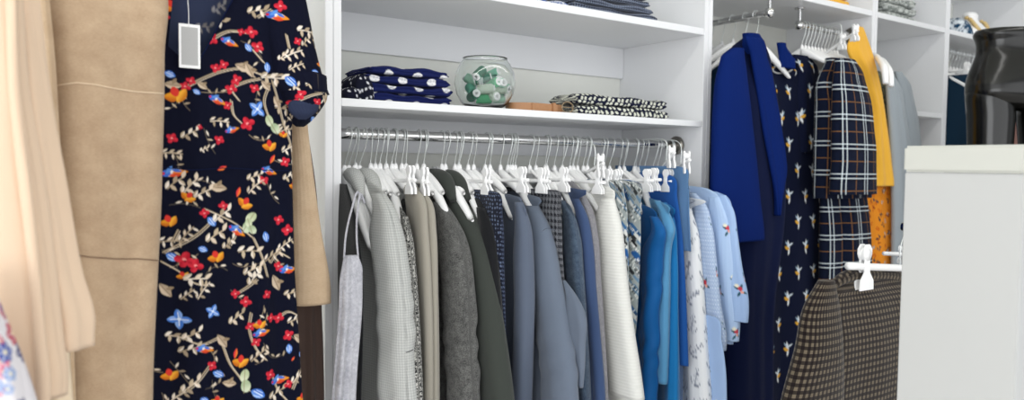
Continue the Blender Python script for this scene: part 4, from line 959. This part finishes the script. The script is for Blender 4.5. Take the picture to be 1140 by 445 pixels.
# ------------------------------------------------------------------ mannequin legs behind the counter
def mannequin():
    D_ = 2.75
    def w(px, py): d = ray(px, py); return EYEP+d*D_
    cpx = 1131; top = w(cpx, 36); root = empty('leg_mannequin', (top[0], top[1], .98), 'glossy black headless hip and leg mannequin behind the white counter', 'mannequin')
    sc = D_/FX; yaw = YAW; ca = -math.radians(YAW)
    def z(py): return w(cpx, py)[2]
    rows = []
    for py, l, r_, b in ((34, 1090, 1172, .085), (37, 1088, 1174, .092), (48, 1090, 1172, .088), (60, 1090, 1172, .088), (72, 1086, 1176, .098), (86, 1081, 1181, .108), (98, 1079, 1183, .112), (108, 1080, 1182, .108), (116, 1088, 1174, .09), (122, 1104, 1158, .06)):
        c = w((l+r_)/2, py); rows.append((c[0], c[1], c[2], (r_-l)/2*sc, b, ca))
    g = loft(rows, 60, 64, 0, (1,), 1, hem=False, e=2.3, fine=0)
    g.obj('hips', M['black'], root)
    for sd in (-1, 1):
        rr_ = []
        for py, cx, a in ((97, 1106, 25), (102, 1103.5, 24.5), (130, 1103, 23.5), (165, 1102, 22), (230, 1101, 18), (262, 1101, 16.5), (300, 1101, 17), (340, 1101, 13.5), (372, 1101, 10)):
            x = cpx+sd*(cpx-cx)*1.0; c = w(x, py); rr_.append((c[0], c[1], c[2], a*sc, a*sc*1.0, ca))
        l = rr_[-1]
        rr_.append((l[0]-.02, l[1]-.03, l[2]-.05, .035, .06, ca)); rr_.append((l[0]-.03, l[1]-.05, l[2]-.08, .035, .085, ca))
        loft(rr_, 70, 40, 0, (1,), 2, hem=False, e=2.0, fine=0).obj('leg', M['black'], root)
    zb = min(v[2] for v in [rr_[-1]])
    pl = empty('display_plinth', (top[0], top[1], 0), 'white plinth under the black leg mannequin, hidden behind the counter', 'plinth')
    box(Geo(), top[0]-.2, top[0]+.2, top[1]-.16, top[1]+.14, 0, zb).obj('plinth_body', M['white'], pl, sm=False, bevel=.004)
    root.location.z
mannequin()

# ------------------------------------------------------------------ folded stacks
def folded(name, cat, label, cx, cy, z0, L, W, H, mat, seed=0, prnt=None, group=None, ang=0.0, curl=.0, layers=2, sag=.006):
    """one garment folded flat: rounded front roll, soft layered ends"""
    r = empty(name, (cx, cy, z0), label, cat, group)
    rs = np.random.RandomState(seed); dn = prnt is not None
    nu, nv = (170, 130) if dn else (60, 56); V = []; UV = []
    # closed section in (y,z): superellipse; extruded along x with soft ends
    th = np.linspace(0, 2*PI, nv, endpoint=False)
    per = 2*(W+H); sy = W/2*np.sign(np.cos(th))*np.abs(np.cos(th))**.28; sz = H/2*np.sign(np.sin(th))*np.abs(np.sin(th))**.55
    al = np.r_[0, np.cumsum(np.hypot(np.diff(sy), np.diff(sz)))]
    for i in range(nu):
        u = -1+2*i/(nu-1); endf = max((1-abs(u)**60)**.5 if abs(u) < 1 else 0.0, .72)
        for j in range(nv):
            c, s = math.cos(th[j]), math.sin(th[j]); yy = W/2*math.copysign(abs(c)**.28, c)*(.985+.015*endf); zz = H/2*math.copysign(abs(s)**.55, s)
            cr_ = 1-.13*abs(math.sin(layers*PI*.5*(1+zz/(H/2))))*0
            groove = .0035*math.exp(-((zz)/(.12*H))**2)*(1 if abs(c) > .5 else 0)
            x = u*L/2 + .004*math.sin(zz/H*9+seed)*(abs(u)**4)
            y = yy - math.copysign(groove, yy) + .003*math.sin(u*5+seed)
            z = z0+H/2+zz*endf*(1-.12*(u*.5+.5)*0) - 0*sag*u*u + (.0022*math.sin(u*7+seed*1.7)+.0015*math.sin(c*4+u*3+seed))*(1 if s > 0 else 0) + curl*max(0, -u-.5)**2
            ca, sa = math.cos(ang), math.sin(ang)
            V.append((cx+x*ca-y*sa, cy+x*sa+y*ca, z)); UV.append((x, al[j]+seed*.023))
    F_ = [(i*nv+j, i*nv+(j+1) % nv, (i+1)*nv+(j+1) % nv, (i+1)*nv+j) for i in range(nu-1) for j in range(nv)]
    for (st_, sg_) in ((0, -1), ((nu-1)*nv, 1)):      # rounded ends
        base = [np.array(V[st_+j]) for j in range(nv)]; cen = sum(base)/nv; prev = st_; ax = np.array([math.cos(ang), math.sin(ang), 0])
        for (kk, off) in ((.88, .0025), (.6, .004), (.3, .0045), (.03, .0045)):
            b0_ = len(V)
            for j in range(nv): p_ = cen+(base[j]-cen)*np.array([kk, .75+.25*kk if kk > .5 else kk, kk])+ax*sg_*off; V.append(tuple(p_)); UV.append((UV[st_+j][0]+sg_*(.006+(1-kk)*.01), UV[st_+j][1]))
            q_ = [(prev+j, b0_+j, b0_+(j+1) % nv, prev+(j+1) % nv) for j in range(nv)]; F_ += q_ if sg_ > 0 else [f[::-1] for f in q_]; prev = b0_
        F_.append(tuple(prev+j for j in range(nv)))
    o = Geo().add(V, F_, UV).obj('folded_cloth', mat, r)
    if dn: paint(o, prnt.a, 0, 0, prnt.mm, True)
    # loose edge of the fold on the front
    e_ = []
    for i in range(24):
        u = -.93+1.86*i/23; y = -W/2-.0005+.003*math.sin(u*5+seed); x = u*L/2; ca, sa = math.cos(ang), math.sin(ang)
        e_.append((cx+x*ca-y*sa, cy+x*sa+y*ca, z0+H*.30+.001*math.sin(u*8)))
    return r
dotc = Canvas(.076, .064, (24, 32, 80), .001, True)
for (x, y) in ((.019, .016), (.057, .048)):
    dotc.ell(x, y, .0125, .0095, 0, (222, 222, 224)); 
    for j in range(12): dotc.ell(x+rr.uniform(-.009, .009), y+rr.uniform(-.007, .007), .0016, .0012, rr.uniform(0, 3), (186, 188, 196))
sdot = Canvas(.14, .12, (24, 28, 50), .0008, True)
for i in range(8):
    for j in range(8): sdot.ell(.0175*(i+.25+.5*(j % 2)+rr.uniform(-.2, .2)), .015*(j+.5+rr.uniform(-.2, .2)), rr.uniform(.0052, .0074), rr.uniform(.0040, .0056), rr.uniform(0, 3), (216, 218, 204))
small = Canvas(.05, .05, (22, 24, 40), .0008, True)
for i in range(14): small.ell(rr.uniform(0, .05), rr.uniform(0, .05), .004, .0024, rr.uniform(0, 3), (214, 214, 220), .3)
zs = h(.145)+.0005
pa = at(405, 112, 1.66); pb = at(501, 115, 1.66)
hs = .0175; yy0 = 1.70
for i in range(4):
    x0 = at(410+3*(i % 2), 100, 1.64)[0]; x1 = at(500+(3 if i == 1 else -1 if i == 3 else 1), 100, 1.64)[0]
    folded('folded_scarf', 'scarf', 'navy cloth with large white dots, %s of the left stack' % ['bottom', 'second from bottom', 'third from bottom', 'top'][i],
           (x0+x1)/2, 1.715, zs+i*.0218, x1-x0, .15, .0216, M['print'], seed=i, prnt=dotc, group='folded dotted cloths at the left of the middle shelf', layers=2)
# curled small-print cloths at the left end of that stack
for i, (px, w_, hh) in enumerate(((390, .06, .030), (402, .06, .062))):
    p = at(px, 105, 1.665)
    r = empty('folded_scarf', (p[0], 1.69, zs), 'small black and white print cloth %s the large dotted stack' % ('leftmost beside' if i == 0 else 'bunched directly against'), 'scarf')
    o = loft([(p[0], 1.70, zs+hh, .010, .05, 0), (p[0], 1.70, zs+hh*.8, w_*.4, .06, 0), (p[0], 1.70, zs+hh*.3, w_*.5, .066, 0), (p[0], 1.70, zs, w_*.48, .064, 0)], 50, 140, .003, (3, 7, 11), 60+i, hem=False, e=2.6).obj('bunched_cloth', M['print'], r)
    paint(o, small.a, 0, 0, small.mm, True)
for i in range(2):
    x0 = at(640, 120, 1.64)[0]; x1 = at(734+3*(1-i), 120, 1.66)[0]
    folded('folded_scarf', 'scarf', 'navy cloth with dense cream spots, %s one of the right stack' % ('lower' if i == 0 else 'upper'), (x0+x1)/2+.004, 1.70, zs+i*.0300, x1-x0, .13, .0295, M['print'], seed=10+i, prnt=sdot, group='folded spotted cloths at right of middle shelf')
knitp = fab('navy_basket_knit', (120, 130, 150), 'hound', (24, 28, 44), k=.009); blup = fab('blue_white_tie_print', (225, 228, 235), 'speck', (70, 96, 160), k=.35)
zu = h(.416)+.0215
for i in range(4):
    x0 = at(636+i, 8, 1.645)[0]; x1 = at([724, 720, 716, 714][i], 10, 1.66)[0]
    folded('folded_jumper', 'jumper', 'dark navy patterned knit, %s of the upper shelf stack' % ['bottom', 'second', 'third', 'top'][i], (x0+x1)/2, 1.71, zu+i*.0205, x1-x0, .16, .020, knitp, seed=20+i, group='folded navy knits on the upper shelf')
x0 = at(570, 2, 1.66)[0]; x1 = at(628, 6, 1.66)[0]
folded('folded_shirt', 'shirt', 'white cloth with blue speckles left of the navy knits on the upper shelf', (x0+x1)/2, 1.72, zu, x1-x0, .14, .022, blup, seed=31)
# yellow cloth, bay two upper shelf ; grey knit, bay three
z3 = h(.595)+.0215
x0, x1 = at(905, 2, 1.64)[0], at(943, 8, 1.64)[0]
for i in range(2): folded('folded_jumper', 'jumper', 'mustard folded cloth on the high shelf above the short rail, %s one' % ('lower' if i == 0 else 'upper'), (x0+x1)/2, 1.71, z3+i*.0265, x1-x0, .16, .026, F['must'], seed=33+i)
gk = fab('grey_marl_knit', (196, 200, 196), 'speck', (116, 122, 118), k=.22)
x0, x1 = at(981, 8, 1.65)[0], at(1016, 16, 1.66)[0]
for i in range(3): folded('folded_jumper', 'jumper', 'grey marl knit in the narrow unit, %s of three' % ['bottom', 'middle', 'top'][i], (x0+x1)/2, 1.72, z3+i*.033, x1-x0-.01*i, .15, .032, gk, seed=36+i, group='folded grey knits in the narrow unit')

# ------------------------------------------------------------------ glass bowl with thread spools
pc = at(538.5, 112, 1.72); bx, by = pc[0], 1.715
bprof = [(0.0, .0005), (.032, .0005), (.036, .003), (.055, .014), (.068, .034), (.073, .055), (.070, .078), (.060, .097), (.052, .105), (.0535, .109), (.0515, .109), (.050, .105), (.058, .096), (.0675, .077), (.0705, .055), (.0655, .035), (.053, .0165), (.034, .006), (0, .005)]
bprof = [(a*1.15, b_*1.30) for a, b_ in bprof]
bo = lathe(Geo(), (bx, by, zs), bprof, 64).obj('glass_bowl', M['glass']); tag(bo, 'round clear glass bowl filled with thread spools on the middle shelf', 'bowl')
GRN = {'dark': (56, 142, 114), 'mint': (190, 240, 214), 'emerald': (84, 206, 142), 'pale': (236, 252, 234), 'teal': (130, 214, 184)}
TM = {}
for k_, c_ in GRN.items():
    t = NT('thread_'+k_); t.b.inputs['Roughness'].default_value = .6; s_ = t.sep(t.obj()); w_ = t.math('SINE', t.math('MULTIPLY', s_[2], 9000)); cc = lin(c_)
    t.l(t.mix(t.math('MULTIPLY', t.math('ADD', w_, 1), .5), tuple(x*.8 for x in cc[:3])+(1,), cc), t.b.inputs['Base Color']); t.bump(w_, .0003); TM[k_] = t.m
thr = {}; core = None
def spool_meshes():
    L = .021
    core_g = lathe(Geo(), (0, 0, 0), [(.0045, -L-.003), (.0105, -L-.003), (.0105, -L-.001), (.006, -L), (.006, L), (.0105, L+.001), (.0105, L+.003), (.0045, L+.003), (.0045, -L-.003)], 24)
    me = core_g.mesh('spool_core'); me.materials.append(M['plastic'])
    for k_ in GRN:
        m2 = lathe(Geo(), (0, 0, 0), [(.006, -L), (.0115, -L+.001), (.0128, -L+.004), (.0128, L-.004), (.0115, L-.001), (.006, L)], 24).mesh('wound_thread'); m2.materials.append(TM[k_]); thr[k_] = m2
    return me
core = spool_meshes()
SP = [(-.022, -.030, .024, 90, -15, 'emerald', 'emerald spool lying at the lower front left in the glass bowl'), (.024, -.028, .026, 90, 5, 'mint', 'mint spool lying at the lower front right in the glass bowl'),
      (0, .0, .018, 90, 20, 'pale', 'pale green spool at the very bottom of the glass bowl'), (-.02, -.036, .050, 84, -25, 'pale', 'pale green spool lying across the front middle of the bowl'),
      (.026, -.034, .052, 86, -5, 'pale', 'whitish spool at the front right middle of the bowl'), (-.045, .0, .048, 60, 80, 'teal', 'teal spool against the left side of the bowl'),
      (.046, .004, .052, 65, 160, 'teal', 'teal spool against the right side of the bowl'), (.006, .02, .046, 80, 45, 'emerald', 'emerald spool at the middle back of the bowl'),
      (-.016, -.014, .077, 74, -30, 'dark', 'dark green spool tilted on top left of the bowl'), (.014, -.012, .074, 64, -20, 'dark', 'dark green spool tilted upward at the top centre of the bowl'),
      (.036, -.008, .076, 84, -110, 'emerald', 'emerald spool end-on at the upper right of the bowl'), (-.036, .012, .074, 60, 140, 'mint', 'mint spool at the upper left rear of the bowl'), (.012, .03, .075, 75, 0, 'teal', 'teal spool at the upper rear of the bowl')]
SP += [(-.03, -.02, .092, 60, 30, 'dark', 'dark green spool standing up at the top left of the bowl'), (.03, .012, .094, 70, -60, 'teal', 'teal spool at the top right rear of the bowl'), (.0, -.040, .030, 88, -90, 'pale', 'pale spool end-on at the bottom front of the bowl'),
       (.052, -.02, .060, 75, 100, 'mint', 'mint spool end-on at the right side of the bowl'), (.006, -.034, .066, 80, -80, 'emerald', 'emerald spool end-on in the centre front of the bowl'), (.028, -.036, .066, 84, -95, 'mint', 'mint spool end-on above the whitish one'),
       (-.05, -.02, .032, 78, -100, 'dark', 'dark green spool end-on at the far left of the bowl'), (.0, .045, .030, 90, 0, 'teal', 'teal spool lying at the bottom rear of the bowl')]
for (dx, dy, dz, tl, az, k_, lb) in SP:
    r = empty('thread_spool', (bx+dx*.95, by+dy*.9, zs+dz*1.02+.004), lb, 'thread spool', 'thread spools in the glass bowl'); r.scale = (1.02,)*3
    r.rotation_euler = (0, math.radians(tl), math.radians(az-YAW*0))
    for nm, me in (('spool_core', core), ('wound_thread', thr[k_])):
        o = bpy.data.objects.new(nm, me); C.objects.link(o); o.parent = r
# belt: coiled tan leather with buckle
b0 = at(600, 118, 1.68); r = empty('leather_belt', (b0[0], 1.70, zs), 'tan leather belt coiled with a brass-coloured buckle between the bowl and spotted cloths', 'belt')
def strip(path, w, th, nm, mat):
    P = cr([(x, y, 0) for x, y in path], 120)[:, :2]; V = []; UV = []; L = 0
    T = np.gradient(P, axis=0); T /= np.linalg.norm(T, axis=1)[:, None]; N = np.c_[-T[:, 1], T[:, 0]]
    for i in range(len(P)):
        if i: L += np.linalg.norm(P[i]-P[i-1])
        for (o, z) in ((-th/2, 0), (th/2, 0), (th/2, w), (-th/2, w)): V.append((P[i][0]+N[i][0]*o, P[i][1]+N[i][1]*o, zs+z)); UV.append((L, z))
    F_ = [(i*4+j, i*4+(j+1) % 4, (i+1)*4+(j+1) % 4, (i+1)*4+j) for i in range(len(P)-1) for j in range(4)]+[(3, 2, 1, 0), tuple(len(P)*4-4+j for j in range(4))]
    return Geo().add(V, F_, UV).obj(nm, mat, r, sm=False)
bl = at(574, 118, 1.66)[0]; brr = at(630, 120, 1.66)[0]; mx = (bl+brr)/2; hw = (brr-bl)/2
strip([(mx+hw*.2, 1.652), (mx-hw*.6, 1.65), (mx-hw, 1.675), (mx-hw*.9, 1.72), (mx, 1.735), (mx+hw*.8, 1.72), (mx+hw, 1.69), (mx+hw*.85, 1.66), (mx+hw*.3, 1.648), (mx-hw*.5, 1.645)], .024, .003, 'strap', M['ltan'])
strip([(mx+hw*.5, 1.645), (mx-hw*.4, 1.655), (mx-hw*.8, 1.68), (mx-hw*.6, 1.71), (mx+hw*.3, 1.72), (mx+hw*.8, 1.70)], .022, .003, 'inner_coil', M['ltan'])
bk = Geo(); cc = (mx+hw*.86, 1.642, zs+.017)
tube(bk, [(cc[0]+.020*math.cos(a), cc[1]-.004, cc[2]+.015*math.sin(a)) for a in np.linspace(0, 2*PI, 16)], .0022, 8, 60)
tube(bk, [(cc[0]-.020, cc[1]-.004, cc[2]), (cc[0], cc[1]-.006, cc[2]), (cc[0]+.021, cc[1]-.005, cc[2])], .0015, 8)
M['brass'] = plain('aged_brass', (150, 132, 108), .35, .9); bk.obj('buckle', M['brass'], r)
box(Geo(), mx+hw*.30, mx+hw*.42, 1.640, 1.652, zs, zs+.027).obj('belt_loop', M['ltan'], r, sm=False, bevel=.001)

# ------------------------------------------------------------------ far unit: bust, scarf, hangers, dark garments
pb = at(1079, 40, 1.70); r = empty('jewellery_bust', (pb[0], 1.70, z3), 'white necklace display bust on the high shelf, left above the black mannequin', 'bust')
loft([(pb[0]-.0, 1.70, z3+.135, .030, .022, -.1), (pb[0], 1.70, z3+.13, .036, .026, -.1), (pb[0], 1.695, z3+.10, .034, .026, -.1), (pb[0]+.01, 1.69, z3+.075, .060, .032, -.1), (pb[0]+.02, 1.68, z3+.045, .105, .04, -.1), (pb[0]+.02, 1.68, z3+.001, .09, .042, -.1)], 40, 48, 0, (1,), 1, hem=False, fine=0).obj('bust_form', M['plastic'], r)
nk = empty('necklace', (pb[0], 1.66, z3+.08), 'chunky golden bead necklace on the white display bust', 'necklace'); M['gold'] = plain('dull_gold', (214, 186, 128), .4, .25, noise_amt=.2, nscale=90)
for i in range(24):
    a = PI*(i/23); x = pb[0]+.02-.075*math.cos(a); z = z3+.105-.075*math.sin(a); y = 1.69-.05*math.sin(a)**.6
    lathe(Geo(), (x, y, z), [(0, -.009), (.0075, -.006), (.0105, 0), (.0075, .006), (0, .009)], 12).obj('bead', M['gold'], nk)
scf = fab('teal_squiggle_print', (218, 226, 232), 'speck', (24, 66, 96), k=.14)
pq = at(1064, 40, 1.66); r = empty('folded_scarf', (pq[0], 1.66, z3), 'white scarf with dark teal squiggles left of the jewellery bust', 'scarf')
loft([(pq[0]-.01, 1.66, z3+.075, .02, .02, 0), (pq[0], 1.66, z3+.06, .06, .04, 0), (pq[0]+.02, 1.66, z3+.03, .09, .05, 0), (pq[0]+.03, 1.66, z3, .10, .05, 0)], 40, 80, .006, (3, 6, 8), 5, hem=False).obj('draped_cloth', scf, r)
for i in range(16):
    x = 3.49+.032*i; hanger(x, R4Y, ZR4, random.uniform(-.05, .05), 'blurred white hanger on the far rail left of the black mannequin', 'clip' if i % 2 else 'arm', 'white hangers on the far rail')
for i in range(5):
    x = 3.50+.085*i; zt_ = ZR4-.135
    r = empty('skirt', (x, R4Y, zt_), 'dark teal garment on the far rail, left of the black mannequin', 'skirt', 'dark teal garments on the far rail')
    loft([(x, R4Y-.0, zt_, .17, .026, PI/2), (x, R4Y, zt_-.1, .19, .034, PI/2), (x, R4Y, zt_-.9, .21, .038, PI/2)], 40, 50, .006, (4, 7), i).obj('body', F['teal'], r)
facing('coat', 'coat', 'dusty rose brown garment seen between the black mannequin legs', 1.50, [(1124, 100), (1122, 200)], [(1150, 100), (1156, 200)], fab('dusty_brown', (120, 88, 80), 'plain'), .03, seed=99)

# ------------------------------------------------------------------ light
def area(name, loc, rot, sx, sy, e, col=(1, 1, 1)):
    l = bpy.data.lights.new(name, 'AREA'); l.shape = 'RECTANGLE'; l.size = sx; l.size_y = sy; l.energy = e; l.color = col
    o = bpy.data.objects.new(name, l); C.objects.link(o); o.location = loc; o.rotation_euler = rot; return o
area('ceiling_strip_lamp', (.6, .45, 3.22), (math.radians(20), 0, 0), 7.5, .12, 25, (1, .985, .96))
area('front_fill_light', (1.2, -2.4, 1.75), (math.radians(90), 0, 0), 6.0, 2.4, 76, (.97, .985, 1))  # added soft fill from behind the camera, to brighten the shelf interiors
area('side_fill_light', (-2.7, -.9, 1.75), (math.radians(90), 0, math.radians(-62)), 3.0, 2.2, 92, (.97, .985, 1))  # added fill from the left, to lift the left-facing sides
w = bpy.data.worlds.new('shop'); bpy.context.scene.world = w; w.use_nodes = True; nt = w.node_tree
bg = nt.nodes['Background']; bg.inputs[0].default_value = (.93, .96, 1, 1); bg.inputs[1].default_value = .50
vs = bpy.context.scene.view_settings; vs.view_transform = 'Standard'; vs.look = 'None'; vs.exposure = 0; vs.gamma = 1; vs.use_curve_mapping = False
